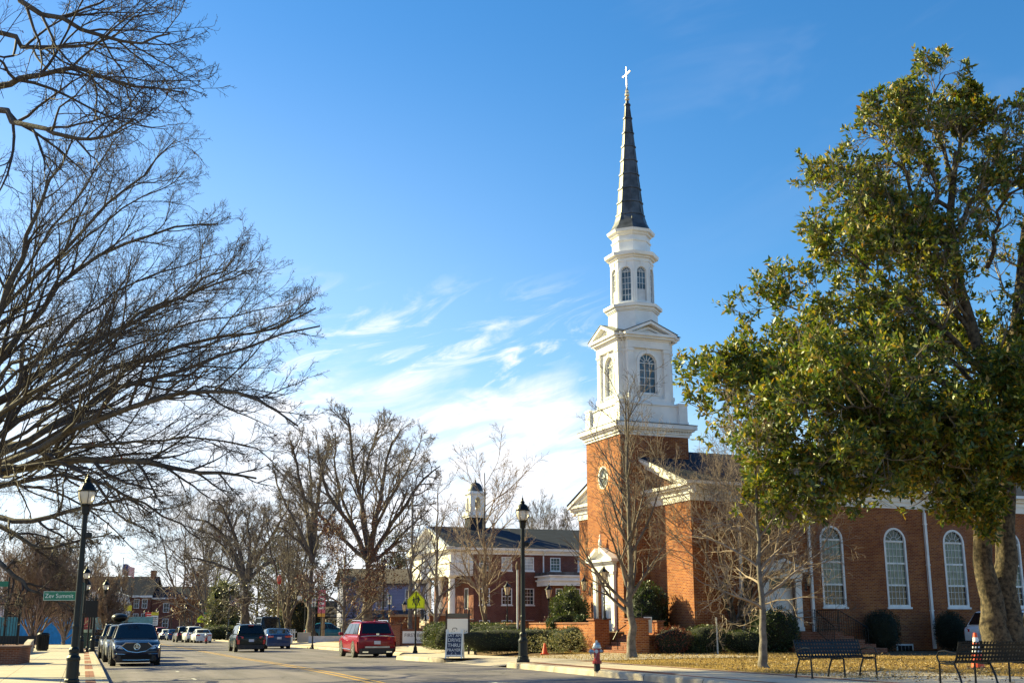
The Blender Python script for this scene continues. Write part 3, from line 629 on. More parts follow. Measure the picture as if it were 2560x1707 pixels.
for k, (a, b) in enumerate(wins[:3]): m = MB(); ring(m, [(a, 1.5), (b, 1.5), (b, 2.0), (a, 2.0)], [(a + .06, 1.56), (b - .06, 1.56), (b - .06, 1.94), (a + .06, 1.94)], Pa, -.02, .02); w_ = m.build('basement_window', WHITE2, AX_); MB().add([Pa(a + .06, 1.56, -.004), Pa(b - .06, 1.56, -.004), Pa(b - .06, 1.94, -.004), Pa(a + .06, 1.94, -.004)], [(0, 1, 2, 3)]).build('pane', PANE, w_)
rm = MB(); W2, RZ, EZ = 12.6, 9.95, 7.85
rm.add([(-.3, -.55, EZ), (x1a + .4, -.55, EZ), (x1a + .4, wa / 2, RZ), (-.3, wa / 2, RZ), (-.3, wa + .55, EZ), (x1a + .4, wa + .55, EZ)], [(0, 1, 2, 3), (3, 2, 5, 4)])
rm.build('roof', SHINGLE, AX_)
cm = MB()
for p, a, b in ((.05, 7.3, 7.5), (.22, 7.5, 7.62), (.45, 7.62, 7.83)): cm.box(x0a - .05, -p, a, x1a + p, .1, b); cm.box(x0a - .05, wa - .1, a, x1a + p, wa + p, b)
cm.build('eaves_cornice', WHITE, AX_)
pf = MB()                                                                     # portico: floor, columns, entablature, pediment
pf.box(-.2, -.1, -.5, x0a - .003, wa + .1, 2.02)
pf.build('porch_base', BRKLOW, AX_); MB().box(-.3, -.2, 2.02, x0a - .003, wa + .2, 2.12).build('porch_floor', CONC, AX_)
for k in range(4):
    y = .5 + k * (wa - 1.0) / 3; c = MB(); c.lathe([(.34, 2.12), (.34, 2.3), (.29, 2.36), (.285, 3.4), (.25, 5.2), (.25, 5.3), (.30, 5.36), (.33, 5.46)], 16, (.25, y)); c.box(-.1, y - .35, 5.44, .6, y + .35, 5.56); c.build('column', WHITE, AX_, smooth=False)
pm = MB()
for p, a, b in ((.0, 5.55, 6.05), (.04, 6.05, 6.55), (.12, 6.55, 6.62)): pm.box(-.1 - p, -.02 - p, a, .45, wa + .02 + p, b); pm.box(.45, -.02 - p, a, x0a - .051, .5, b); pm.box(.45, wa - .5, a, x0a - .051, wa + .02 + p, b)
pm.box(-.03, .0, 6.62, .3, wa, 7.5); pm.box(.3, .0, 6.62, x0a - .051, .3, 7.5)
for p, a, b in ((.22, 7.5, 7.62), (.45, 7.62, 7.83)): pm.box(-.1 - p, -p, a, x0a - .051, wa + p, b)
pm.ext([(.1, .1, 7.83), (.1, wa - .1, 7.83), (.1, wa / 2, 9.75)], (.3, 0, 0))
for s in (-1, 1):
    yc = wa / 2
    for dx, t0, t1 in ((-.56, -.01, -.2), (-.36, -.2, -.36)): pm.ext([(dx, yc + s * (wa / 2 + .58), EZ + t0), (dx, yc, RZ + t0), (dx, yc, RZ + t1), (dx, yc + s * (wa / 2 + .2), EZ + t1 + .05)], (.7, 0, 0))
pm.build('portico_pediment', WHITE, AX_)
for q in ([(.25, .85, 2.12), (.25, 3.65, 2.12)], [(.25, 7.78, 2.12), (.25, 10.55, 2.12)], [(.6, .2, 2.12), (1.9, .2, 2.12)], [(-.3, 4.1, 2.1), (-3.2, 4.1, .6)], [(-.3, 7.2, 2.1), (-3.2, 7.2, .6)]): rl = MB(); railing(rl, q, .85, .28, .018); rl.build('porch_railing', BLACK, AX_)
stp = MB()
for k in range(8): stp.box(-.3 - .35 * (k + 1), 4.1, -.3, -.3 - .35 * k, 7.2, 2.0 - .2 * k)
stp.build('porch_steps', CONC, AX_)
dp = MB()
for x in (8.05, 13.0): dp.box(x, -.1, 2.0, x + .1, -.01, 7.2); dp.tube([(x + .05, -.42, 7.7), (x + .05, -.4, 7.5), (x + .05, -.06, 7.25), (x + .05, -.06, 7.1)], .05, 5)
dp.build('downspout', WHITE2, AX_)
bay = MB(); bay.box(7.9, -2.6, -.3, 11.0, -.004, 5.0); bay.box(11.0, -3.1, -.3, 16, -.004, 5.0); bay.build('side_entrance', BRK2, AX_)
br_ = MB(); br_.box(7.4, -3.2, 4.72, 16.2, -.3, 5.1); br_.box(7.3, -3.35, 5.1, 16.3, -.2, 5.22); br_.box(7.5, -3.1, 5.22, 16.2, -.2, 5.45); br_.box(7.3, -3.35, 5.45, 16.3, -.005, 5.55); br_.build('entrance_canopy', WHITE, AX_)
MB().box(7.35, -3.3, 5.555, 16.25, -.004, 5.8).build('canopy_roof', LEAD, AX_)
for a in (8.15, 9.7): m = MB(); ring(m, [(a, 3.1), (a + .6, 3.1), (a + .6, 4.5), (a, 4.5)], [(a + .07, 3.17), (a + .53, 3.17), (a + .53, 4.43), (a + .07, 4.43)], lambda q, z, d: (q, -2.6 + d, z), -.03, .02); w_ = m.build('side_light', WHITE2, AX_); MB().box(a + .07, -2.615, 3.17, a + .53, -2.605, 4.43).build('pane', mat('green_pane', (.02, .10, .09), .1), w_)
m = MB(); ring(m, [(11.5, 3.0), (12.7, 3.0), (12.7, 4.6), (11.5, 4.6)], [(11.57, 3.07), (12.63, 3.07), (12.63, 4.53), (11.57, 4.53)], lambda q, z, d: (q, -3.1 + d, z), -.03, .02); w_ = m.build('wide_window', WHITE2, AX_); MB().box(11.57, -3.115, 3.07, 12.63, -3.105, 4.53).build('pane', PANE, w_)
MB().box(11.2, -3.22, 1.5, 11.3, -3.104, 4.7).build('downspout', WHITE2, AX_)
# porch wall behind the columns gets its own door and window
Pw = lambda a, z, d: (x0a + d, a, z)
for y in (1.3, 9.0): m = MB(); ring(m, [(y, 2.9), (y + 1.0, 2.9), (y + 1.0, 4.6), (y, 4.6)], [(y + .08, 2.98), (y + .92, 2.98), (y + .92, 4.52), (y + .08, 4.52)], Pw, -.04, .02); w_ = m.build('porch_window', WHITE2, AX_); MB().add([Pw(y + .08, 2.98, -.01), Pw(y + .92, 2.98, -.01), Pw(y + .92, 4.52, -.01), Pw(y + .08, 4.52, -.01)], [(0, 1, 2, 3)]).build('pane', PANE, w_)
MB().box(x0a - .06, 5.0, 2.12, x0a - .003, 6.4, 4.7).build('porch_door', WHITE2, AX_)
cu = MB(); cc = (4.3, wa / 2 + 3.2)                                                   # cupola on the ridge
cc = (3.95, wa / 2)
cb = MB().box(cc[0] - .85, cc[1] - .85, 9.2, cc[0] + .85, cc[1] + .85, 10.75).build('cupola_base', SHINGLE, AX_)
cu.box(cc[0] - 1.0, cc[1] - 1.0, 10.75, cc[0] + 1.0, cc[1] + 1.0, 10.9); cu.box(cc[0] - 1.1, cc[1] - 1.1, 10.9, cc[0] + 1.1, cc[1] + 1.1, 11.0); cu.box(cc[0] - .9, cc[1] - .9, 11.0, cc[0] + .9, cc[1] + .9, 11.2)
for c, s in ((-1, 0), (0, -1), (1, 0), (0, 1)):
    P = lambda a, z, d, c=c, s=s: (cc[0] + c * (.8 - d) - s * a, cc[1] + s * (.8 - d) + c * a, z)
    wall_holes(cu, [(-.8, 11.2), (.8, 11.2), (.8, 12.7), (-.8, 12.7)], [arch_out(-.3, .3, 11.4, 12.25, 8)], P, .2)
    ring(cu, arch_out(-.4, .4, 11.36, 12.25, 8), arch_out(-.3, .3, 11.4, 12.25, 8), P, -.03, .0)
cu.box(cc[0] - .6, cc[1] - .6, 11.2, cc[0] + .6, cc[1] + .6, 11.38)
cu.box(cc[0] - .85, cc[1] - .85, 12.7, cc[0] + .85, cc[1] + .85, 12.82); cu.box(cc[0] - .98, cc[1] - .98, 12.82, cc[0] + .98, cc[1] + .98, 12.95); cu.box(cc[0] - .86, cc[1] - .86, 12.95, cc[0] + .86, cc[1] + .86, 13.05)
cu.build('cupola', WHITE, AX_)
MB().lathe([(.80, 13.05), (.80, 13.12), (.76, 13.35), (.62, 13.62), (.4, 13.82), (.12, 13.9), (.08, 14.0), (.1, 14.08), (.03, 14.14), (.03, 14.35)], 18, cc).build('cupola_dome', LEAD, AX_, smooth=True)
MB().lathe([(.02, 12.3), (.05, 12.2), (.15, 12.05), (.18, 11.85), (.25, 11.7)], 12, cc).build('bell', mat('bronze', (.30, .19, .08), .35, .9), AX_, smooth=True)
for o in kids(AX_):
    if o.name.startswith(('cupola', 'bell')): o.scale = (.86, .86, 1); o.location = (cc[0] * .14, cc[1] * .14, 0)
# ------------------------------------------------------------------ houses further up the street
CLAP = brick('lilac_clapboard', (.34, .35, .50), (.30, .31, .46), (.20, .20, .32), row=.16, width=6, ms=.02)
SIDING = brick('white_siding', (.62, .60, .58), (.58, .57, .55), (.40, .40, .42), row=.18, width=6, ms=.02)
def win_flat(parent, x, z, w, hh, y=-.02, gl=PANE, name='window'):
    m = MB(); P = lambda a, zz, d: (a, y + d, zz)
    ring(m, [(x, z), (x + w, z), (x + w, z + hh), (x, z + hh)], [(x + .09, z + .09), (x + w - .09, z + .09), (x + w - .09, z + hh - .09), (x + .09, z + hh - .09)], P, -.03, .02)
    bar(m, x + .09, z + hh / 2, x + w - .09, z + hh / 2, .06, P, -.02, .01); bar(m, x + w / 2, z + .09, x + w / 2, z + hh - .09, .035, P, -.015, .01)
    f = m.build(name, WHITE2, parent); MB().add([P(x + .09, z + .09, -.002), P(x + w - .09, z + .09, -.002), P(x + w - .09, z + hh - .09, -.002), P(x + .09, z + hh - .09, -.002)], [(0, 1, 2, 3)]).build('pane', gl, f); return f
def gable(mb, x0, x1, y0, y1, z0, z1, ov=.4, th=.14):
    """roof with its ridge along x"""
    yc = (y0 + y1) / 2
    for t in (0, -th): pass
    sl_ = (z1 - z0) / (yc - y0); ze = z0 - ov * sl_
    mb.loft([[(x, y0 - ov, ze), (x, yc, z1), (x, y1 + ov, ze), (x, y1 + ov, ze - th), (x, yc, z1 - th), (x, y0 - ov, ze - th)] for x in (x0 - ov, x1 + ov)])
def gwall(mb, x0, x1, y0, y1, zb, z0, z1):
    yc = (y0 + y1) / 2; mb.box(x0, y0, zb, x1, y1, z0 - .1)
    mb.loft([[(x, y0, z0 - .1), (x, y1, z0 - .1), (x, yc, z1 - .2)] for x in (x0, x1)])
p = D(985, 132); HS = thing('clapboard_house', 'lilac grey clapboard house beyond the red SUV', 'house', (p.x - 5.5, p.y, p.z - .3), R(14))
m = MB(); gwall(m, 0, 9.2, 0, 8, 0, 6.4, 8.0); m.build('wall', CLAP, HS); m = MB(); gable(m, 0, 9.2, 0, 8, 6.4, 8.0); m.build('roof', mat('brown_shingle', (.14, .10, .07), .9, var=.3), HS)
for x, z in ((3.4, 3.6), (6.6, 3.7)): win_flat(HS, x, z, 1.3, 1.9, gl=mat('lace_pane', (.38, .33, .28), .3, c2=(.1, .09, .08), vs=4))
m = MB(); m.box(2.8, -2.2, 0, 9.0, -.004, 2.55); m.build('side_room', CLAP, HS); m = MB(); m.add([(2.5, -2.6, 2.6), (9.3, -2.6, 2.6), (9.3, 0, 3.35), (2.5, 0, 3.35), (2.5, -2.6, 2.45), (9.3, -2.6, 2.45), (9.3, 0, 3.2), (2.5, 0, 3.2)], [(0, 1, 2, 3), (4, 7, 6, 5), (0, 4, 5, 1), (1, 5, 6, 2), (3, 7, 4, 0)]); m.build('side_roof', LEAD, HS)
for x in (4.2, 7.0): win_flat(HS, x, .9, 1.0, 1.4, -2.22)
p = D(816, 150); CT = thing('porch_cottage', 'low cottage with white porch posts behind the rust leaved tree', 'cottage', (p.x, p.y, p.z), R(12))
m = MB(); gwall(m, 0, 6.2, 2.2, 7, 0, 2.9, 4.6); m.build('wall', mat('dark_siding', (.10, .085, .08), .8, var=.2), CT); m = MB(); gable(m, 0, 6.2, 2.2, 7, 2.9, 4.6); m.build('roof', SHINGLE, CT)
m = MB(); m.add([(-.5, -.3, 2.55), (6.6, -.3, 2.55), (6.6, 2.6, 3.75), (-.5, 2.6, 3.75), (-.5, -.3, 2.42), (6.6, -.3, 2.42), (6.6, 2.6, 3.6), (-.5, 2.6, 3.6)], [(0, 1, 2, 3), (4, 7, 6, 5), (0, 4, 5, 1), (1, 5, 6, 2), (3, 7, 4, 0)]); m.build('porch_roof', mat('brown_shingle', (.14, .10, .07), .9, var=.3), CT)
MB().box(-.4, -.25, 2.25, 6.5, -.1, 2.45).build('porch_beam', mat('cream_paint', (.72, .64, .42), .6), CT)
for x in (.1, 1.3, 2.6, 4.2, 6.0): MB().box(x, -.2, 0, x + .16, -.04, 2.25).build('porch_post', WHITE2, CT)
for x in (1.0, 4.4): win_flat(CT, x, .9, 1.0, 1.4, 2.19)
# big brick house with a white portico at the end of the street
p = D(367, 240); FH = thing('brick_mansion', 'distant brick house with white portico, dark roof and slim chimney at the street end', 'building', (p.x - 16.6, p.y, -1.0), R(3))
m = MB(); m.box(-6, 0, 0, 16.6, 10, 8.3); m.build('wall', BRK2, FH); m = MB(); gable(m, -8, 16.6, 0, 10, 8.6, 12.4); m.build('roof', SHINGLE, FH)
m = MB(); m.box(16.65, 1, 0, 30, 9, 8.0); m.build('wing', BRK2, FH); m = MB(); gable(m, 17.1, 30, 1, 9, 8.1, 10.4); m.build('wing_roof', SHINGLE, FH)
m = MB(); m.box(15.3, 4.2, 8, 16.2, 5.6, 13.6); m.box(15.2, 4.1, 13.2, 16.3, 5.7, 13.4); m.build('chimney', BRK, FH)
m = MB(); m.box(2, -3, 7.2, 12.6, 0, 8.3); m.ext([(1.6, -3.1, 8.3), (13.0, -3.1, 8.3), (7.3, -3.1, 10.2)], (0, 3.2, 0)); [m.lathe([(.36, 0), (.3, 7.2)], 12, (x, -2.6)) for x in (2.6, 5.6, 9.0, 12.0)]; m.box(8.6, -1.2, 0, 12.9, -.02, 7.2); m.build('portico', WHITE, FH)
for x in (13.4, 15.0): [win_flat(FH, x, z, 1.05, hh) for z, hh in ((6.0, 1.85), (3.3, 1.7))]
for x in (19, 23): [win_flat(FH, x, z, 1.2, 1.8, .98) for z in (5.2, 2.2)]
m = MB(); m.box(13.0, -.5, 8.1, 17.0, -.01, 8.5); m.box(16.7, .5, 7.8, 30.4, .99, 8.1); m.build('eaves', WHITE2, FH)
p = D(28, 118); WP = thing('columned_porch', 'white columned porch corner at the left edge past the low brick wall', 'porch', p, R(20))
m = MB(); [m.box(x, 0, 0, x + .55, .55, 3.9) for x in (-4.2, -1.4, 1.5)]; m.build('columns' if False else 'column', WHITE2, WP); MB().box(-6, -.3, 3.9, 2.6, 4, 4.6).build('porch_roof', LEAD, WP); MB().box(-6, 2.2, 0, 2.2, 4, 3.9).build('wall', mat('dark_siding', (.1, .085, .08)), WP)
# ------------------------------------------------------------------ trees: vectorised branching
def nrm(v): return v / np.maximum(np.linalg.norm(v, axis=-1, keepdims=True), 1e-9)
def grow(P, Rd, L, nch, tr, ang, lr, rr, npts, wig, up, rmin, tipw=.6, out=None, rmax=9):
    """children of the branches P (M,N,3) with radii Rd (M,N) and lengths L (M): arrays of the same shape"""
    M, N, _ = P.shape; K = M * nch
    par = np.repeat(np.arange(M), nch); t = np.tile((np.arange(nch) + .5) / nch, M) + rng.uniform(-.5, .5, K) / nch
    t = tr[0] + (tr[1] - tr[0]) * np.clip(t, 0, 1); f = t * (N - 1); i = np.minimum(f.astype(int), N - 2); w = (f - i)[:, None]
    pos = P[par, i] * (1 - w) + P[par, i + 1] * w; tan = nrm(P[par, i + 1] - P[par, i]); rl = Rd[par, i] * (1 - w[:, 0]) + Rd[par, i + 1] * w[:, 0]
    rv = nrm(rng.normal(size=(K, 3))); perp = nrm(rv - tan * (rv * tan).sum(1, keepdims=True)); a = np.radians(rng.uniform(ang[0], ang[1], K))[:, None]
    d = nrm(np.cos(a) * tan + np.sin(a) * perp + np.array([0, 0, up]))
    if out is not None: d = nrm(d + nrm(pos - out) * .35)
    ln = L[par] * rng.uniform(lr[0], lr[1], K) * (1 - tipw * t); r0 = np.clip(rl * rr, rmin, rmax)
    Q = np.empty((K, npts, 3)); Q[:, 0] = pos; st = (ln / (npts - 1))[:, None]
    for k in range(1, npts):
        Q[:, k] = Q[:, k - 1] + d * st; d = nrm(d + wig * rng.normal(size=(K, 3)) + np.array([0, 0, up * .35]))
    tt = np.linspace(0, 1, npts)[None]; Rr = r0[:, None] * (1 - tt) + np.minimum(r0, rmin * .8)[:, None] * tt
    return Q, Rr, ln
def tubes(groups):
    """[(P, R, sides)] -> vertex and face arrays"""
    Vs, Fs, off = [], [], 0
    for P, Rd, s in groups:
        M, N, _ = P.shape; T = np.gradient(P, axis=1); T = nrm(T); ref = np.where(np.abs(T[:, :1, 2:3]) > .9, np.array([1., 0, 0]), np.array([0, 0, 1.]))
        ref = np.broadcast_to(ref, T.shape); a = nrm(np.cross(T, ref)); b = np.cross(T, a); th = np.arange(s) * 2 * np.pi / s
        V = P[:, :, None] + Rd[:, :, None, None] * (a[:, :, None] * np.cos(th)[None, None, :, None] + b[:, :, None] * np.sin(th)[None, None, :, None])
        idx = np.arange(M * N * s).reshape(M, N, s); i0 = idx[:, :-1]; i1 = idx[:, 1:]
        F = np.stack([i0, np.roll(i0, -1, 2), np.roll(i1, -1, 2), i1], -1).reshape(-1, 4)
        Vs.append(V.reshape(-1, 3)); Fs.append(F + off); off += M * N * s
    return np.concatenate(Vs), np.concatenate(Fs)
def spline(pts, n, jit=0.0):
    """Catmull-Rom through control points, n samples"""
    P = np.array([tuple(p) for p in pts], float); Q = np.vstack([2 * P[0] - P[1], P, 2 * P[-1] - P[-2]]); m = len(P) - 1; u = np.linspace(0, m - 1e-6, n); i = u.astype(int); t = (u - i)[:, None]
    a, b, c, d = Q[i], Q[i + 1], Q[i + 2], Q[i + 3]
    S = .5 * (2 * b + (c - a) * t + (2 * a - 5 * b + 4 * c - d) * t ** 2 + (3 * b - a - 3 * c + d) * t ** 3)
    if jit: S[1:-1] += rng.normal(size=(n - 2, 3)) * jit
    return S
def plen(P): return np.linalg.norm(np.diff(P, axis=1), axis=2).sum(1)
def limbs(paths, r0, r1, n=12, jit=.05):
    P = np.stack([spline(p, n, jit) for p in paths]); r0 = np.array(r0, float); r1 = np.array(r1, float) * np.ones(len(paths)); t = np.linspace(0, 1, n)[None] ** .85
    return P, r0[:, None] * (1 - t) + r1[:, None] * t, plen(P)
def bare_tree(name, label, base, hgt, rad, r0, seed, fork=.25, n1=9, n2=8, n3=7, n4=5, m1=BARK, m2=TWIG, up=.25, ang=(28, 55), twig=.007, group=None, trunks=1, lean=(0, 0), cat='tree', crown_lo=None, wig=.12, paths=None, radii=None, pl=.42, spread=.45):
    """leafless tree: trunk(s) and crown of branches and twigs"""
    global rng
    rng = np.random.default_rng(seed); b = np.array(tuple(base)); t = thing(name, label, cat, tuple(base), 0, group)
    if paths is not None: P0, R0_, L0 = limbs([[Vector(q) - Vector(b) for q in p] for p in paths], radii, [x * .18 for x in radii], 14, .04 * hgt / 12)
    else:
        pp, rr0 = [], []
        for k in range(trunks):
            a = rng.uniform(0, 6.28) if trunks == 1 else 6.28 * k / trunks + rng.uniform(-.3, .3); sp_ = 0 if trunks == 1 else rad * spread
            pp.append([(0, 0, -.15), (.1 * sp_ * math.cos(a) + .04 * lean[0], .1 * sp_ * math.sin(a), hgt * .15), (sp_ * .5 * math.cos(a) + lean[0] * .4, sp_ * .5 * math.sin(a), hgt * .5), (sp_ * math.cos(a) + lean[0], sp_ * math.sin(a) + lean[1], hgt * .93)]); rr0.append(r0 * (1 if trunks == 1 else .62))
        P0, R0_, L0 = limbs(pp, rr0, [x * .12 for x in rr0], 16, (.003 if trunks == 1 else .007) * hgt)
        if trunks == 1: R0_[:, 0] *= 1.35
    c = np.array([lean[0] * .4, lean[1] * .4, hgt * .3])
    l1 = L0 * 0 + rad * 1.55 if paths is None else L0 * pl
    A1 = grow(P0, R0_, l1, n1, (fork, .97), ang, (.7, 1.05), .5 if hgt > 15 and paths is None else .62, 9, wig, up, twig * 2.2, .45 if paths is None else .78)
    A2 = grow(A1[0], A1[1], A1[2], n2, (.22, 1.0), (25, 52), (.38, .62), .62, 7, wig, up * .7, twig * 1.6, .45)
    A3 = grow(A2[0], A2[1], A2[2], n3, (.2, 1.0), (25, 55), (.4, .65), .65, 5, wig * 1.1, up * .5, twig * 1.15, .4)
    G_ = [(P0, R0_, 10)]; V, F = tubes(G_); np_mesh('trunk', V, F, m1, t, True)
    gr = [(A1[0], A1[1], 5), (A2[0], A2[1], 4), (A3[0], A3[1], 3)]
    if n4:
        A4 = grow(A3[0], A3[1], A3[2], n4, (.25, 1.0), (25, 60), (.4, .7), .75, 4, wig * 1.2, up * .4, twig, .35); gr.append((A4[0], A4[1], 3)); tips = A4[0]
    else: tips = A3[0]
    V, F = tubes(gr); np_mesh('crown', V, F, m2, t, False); t['tips'] = 0; del t['tips']
    return t, tips, A1
def leaf_cloud(name, pts, nrmls, size, m, parent, asp=.45, fold=.25, jit=.35, kind=None, up=.3):
    """one folded leaf per point"""
    n = len(pts); d = nrm(nrmls + rng.normal(size=(n, 3)) * jit + np.array([0, 0, up * .0])); s = (size * rng.uniform(.65, 1.25, n))[:, None]
    rv = nrm(rng.normal(size=(n, 3)) + np.array([0, 0, .8])); side = nrm(np.cross(d, rv)); nn = np.cross(side, d)
    b = pts; tip = pts + d * s; mid = pts + d * s * .5 - nn * s * fold * .35
    l = mid + side * s * asp * .5 + nn * s * fold * .35; r = mid - side * s * asp * .5 + nn * s * fold * .35
    V = np.stack([b, l, tip, r], 1).reshape(-1, 3); F = np.arange(n * 4).reshape(n, 4)
    # two triangles fold along the midrib
    T = np.stack([F[:, [0, 1, 2]], F[:, [0, 2, 3]]], 1).reshape(-1, 3)
    o = np_mesh(name, V, T, m, parent)
    if kind: o['kind'] = kind
    return o
def rand_dirs(n): return nrm(rng.normal(size=(n, 3)))

# the great oak whose trunk stands just out of the frame to the left: limbs traced in space
OX = Vector((-19.8, 38.0, .5))
def L_(*q): return [A(x, y, Y) for x, y, Y in q]
oak_paths = [
    [OX, OX + Vector((.1, 0, 2.2)), OX + Vector((.3, -.2, 4.6)), A(-80, 900, 37.5), A(-90, 560, 36.5), A(-130, 240, 36)],
    L_((-190, 1240, 37.8), (30, 1172, 36), (215, 1155, 35), (360, 1158, 34.5), (520, 1180, 34.5), (640, 1195, 34)),
    L_((-190, 1230, 37.8), (10, 1130, 37), (165, 1045, 37.5), (330, 960, 38), (460, 925, 38), (610, 870, 38.5), (800, 815, 39)),
    L_((-190, 1200, 37.8), (20, 1075, 38.5), (215, 960, 39.5), (450, 862, 40), (650, 830, 40), (790, 770, 40)),
    L_((-190, 1250, 37.8), (60, 1140, 35), (270, 1045, 33.5), (440, 985, 33), (610, 985, 33), (745, 1065, 33)),
    L_((-190, 1120, 37.8), (0, 905, 38), (110, 760, 38), (240, 650, 38.5), (400, 580, 39), (545, 560, 39)),
    L_((-190, 1060, 37.8), (-20, 830, 37), (60, 620, 36.5), (120, 460, 36), (190, 330, 36)),
    L_((-190, 1150, 37.8), (20, 980, 39.5), (220, 850, 41), (400, 770, 42), (560, 700, 42), (640, 670, 42)),
    L_((-190, 1100, 37.8), (-60, 860, 40), (90, 690, 41), (260, 520, 41.5), (370, 420, 42), (440, 350, 42)),
    L_((-190, 1180, 37.8), (40, 1010, 35), (200, 905, 34), (340, 800, 34), (480, 720, 34), (590, 640, 34)),
    L_((-190, 1260, 37.8), (20, 1210, 38), (160, 1190, 39), (300, 1230, 40), (430, 1300, 40), (500, 1345, 40)),
]
def between(paths, w=.5, jit=.35):
    S = [spline(p, 7) for p in paths]; out = []
    for a, b in zip(S, S[1:]):
        q = a * (1 - w) + b * w; q[1:] += np.cumsum(rng.normal(size=(6, 3)) * jit * .4, 0); out.append([Vector(p) for p in q])
    return out
o_ = [oak_paths[i] for i in (10, 1, 4, 2, 3, 7, 9, 5, 8, 6)]
extra = between(o_[1:]); radii_ = [.50, .17, .15, .13, .14, .13, .13, .11, .11, .10, .10] + [.075] * len(extra); oak_paths = oak_paths + extra
t, tips, _ = bare_tree('oak_tree', 'huge bare oak whose fanning limbs fill the sky over the left pavement', OX, 18, 10, .5, 11, m1=BARKD, m2=TWIGD, paths=oak_paths, radii=radii_, fork=.14, n1=15, n2=7, n3=6, n4=3, up=.10, ang=(18, 46), twig=.0040, wig=.10, pl=.40)
k = rng.choice(len(tips), 130); leaf_cloud('dead_leaf', tips[k, -1], rand_dirs(130), .13, mat('dead_leaf', (.16, .03, .02), .8), t)['kind'] = 'stuff'
# nearer tree off the frame, only its overhanging branches come into the top left corner
NX = Vector((-17.5, 20.5, .4))
def near_paths():
    return [[NX, NX + Vector((.1, 0, 4)), NX + Vector((.2, .2, 9)), NX + Vector((.5, .3, 13))],
            [NX + Vector((.2, .2, 8.5)), A(-120, 250, 20.5), A(60, 190, 20), A(170, 178, 20), A(300, 200, 20), A(460, 232, 20)],
            [NX + Vector((.4, .3, 11)), A(-90, -60, 20.5), A(60, 10, 20), A(190, 60, 20), A(330, 110, 20), A(425, 85, 20)],
            [NX + Vector((.2, .2, 7.6)), A(-120, 290, 20), A(30, 300, 19.5), A(130, 330, 19), A(250, 350, 19), A(335, 300, 19)],
            [NX + Vector((.4, .3, 10)), A(-90, 90, 21), A(60, 110, 21), A(160, 120, 21), A(260, 100, 21), A(410, 30, 21)]]
t, tips, _ = bare_tree('street_oak', 'overhanging dark twigs of a bare oak in the upper corner of the sky', NX, 14, 5, .3, 12, m1=BARKD, m2=TWIGD, paths=near_paths(), radii=[.32, .085, .085, .08, .07], fork=.3, n1=12, n2=6, n3=5, n4=3, up=.02, ang=(22, 55), twig=.0038, wig=.13, pl=.34)
k = rng.choice(len(tips), 26); leaf_cloud('dead_leaf', tips[k, -1], rand_dirs(26), .1, MT['dead_leaf'], t)['kind'] = 'stuff'
# pin oak with drooping crooked limbs behind the first lamp
PX = Vector((-25.2, 52, .5))
pin_paths = [[PX, PX + Vector((0, 0, 3)), PX + Vector((.2, 0, 7)), A(30, 1000, 52), A(60, 850, 52)],
             L_((-80, 1240, 52), (20, 1300, 50), (130, 1290, 49), (230, 1262, 49), (330, 1250, 49), (380, 1285, 49)),
             L_((-80, 1280, 52), (30, 1330, 51), (110, 1372, 50), (200, 1350, 50), (280, 1330, 50)),
             L_((-80, 1150, 52), (40, 1105, 48), (140, 1140, 47), (230, 1200, 47), (300, 1290, 47), (390, 1340, 47)),
             L_((-80, 1330, 52), (20, 1425, 50), (70, 1470, 49.5), (130, 1500, 49.5), (180, 1520, 49)),
             L_((-80, 1100, 52), (60, 1000, 54), (170, 1010, 55), (260, 1080, 55), (330, 1180, 55), (360, 1240, 55)),
             L_((-80, 1200, 52), (40, 1215, 56), (150, 1235, 57), (260, 1300, 57), (340, 1380, 57)),
             L_((-80, 1040, 52), (10, 930, 50), (130, 870, 49), (260, 840, 49), (350, 825, 49))]
t, tips, _ = bare_tree('pin_oak', 'dark bare oak with crooked drooping limbs behind the nearest lamp post', PX, 13, 7, .36, 13, m1=BARKD, m2=TWIGD, paths=pin_paths, radii=[.40, .15, .13, .13, .13, .12, .10, .12], fork=.2, n1=11, n2=6, n3=6, n4=4, up=-.03, ang=(25, 65), twig=.0058, wig=.2, pl=.4)
k = rng.choice(len(tips), 500); leaf_cloud('dead_leaf', tips[k, -1][:, :] + 0, rand_dirs(500), .14, mat('brown_leaf', (.07, .025, .015), .8), t)['kind'] = 'stuff'
# mid distance trees of the street
mids = [
    ('Y', 716, 118, 14.5, 5.0, .40, 22, BARKD, TWIG, 'tall bare tree with parallel upright stems behind the blue sedan', dict(fork=.32, n1=11, n2=7, n3=6, n4=3, trunks=4, up=.12, ang=(32, 60), spread=.62, wig=.16)),
    ('Y', 700, 126, 13.0, 7.0, .36, 25, BARKD, TWIG, 'low spreading bare tree behind the black van', dict(n1=12, n2=8, n3=7, n4=3, up=.1, ang=(45, 85), wig=.2)),
    ('Y', 455, 215, 23.5, 11.5, .6, 26, BARK, TWIG, 'pale hazy bare tree left of the twin lamps far up the street', dict(fork=.3, n1=12, n2=7, n3=6, n4=3, trunks=3, twig=.012, up=.1, spread=.6, ang=(32, 62))),
    ('Y', 520, 195, 20.5, 10, .6, 27, BARK, TWIG, 'farthest rounded bare tree above the white parked sedan', dict(fork=.3, n1=13, n2=7, n3=6, n4=3, twig=.013, trunks=4, up=.1, spread=.65, ang=(32, 62))),
    ('Y', 1372, 150, 14.0, 6.5, .45, 29, BARK, TWIG, 'rounded bare tree rising behind the slate roof of the brick hall', dict(n1=13, n2=9, n3=8, n4=4, trunks=3, twig=.012)),
    ('Y', 975, 150, 12.0, 3.6, .22, 31, BARK, TWIG, 'bare tree at the left flank of the white portico', dict(n1=10, n2=6, n3=6, n4=2, trunks=2)),
]
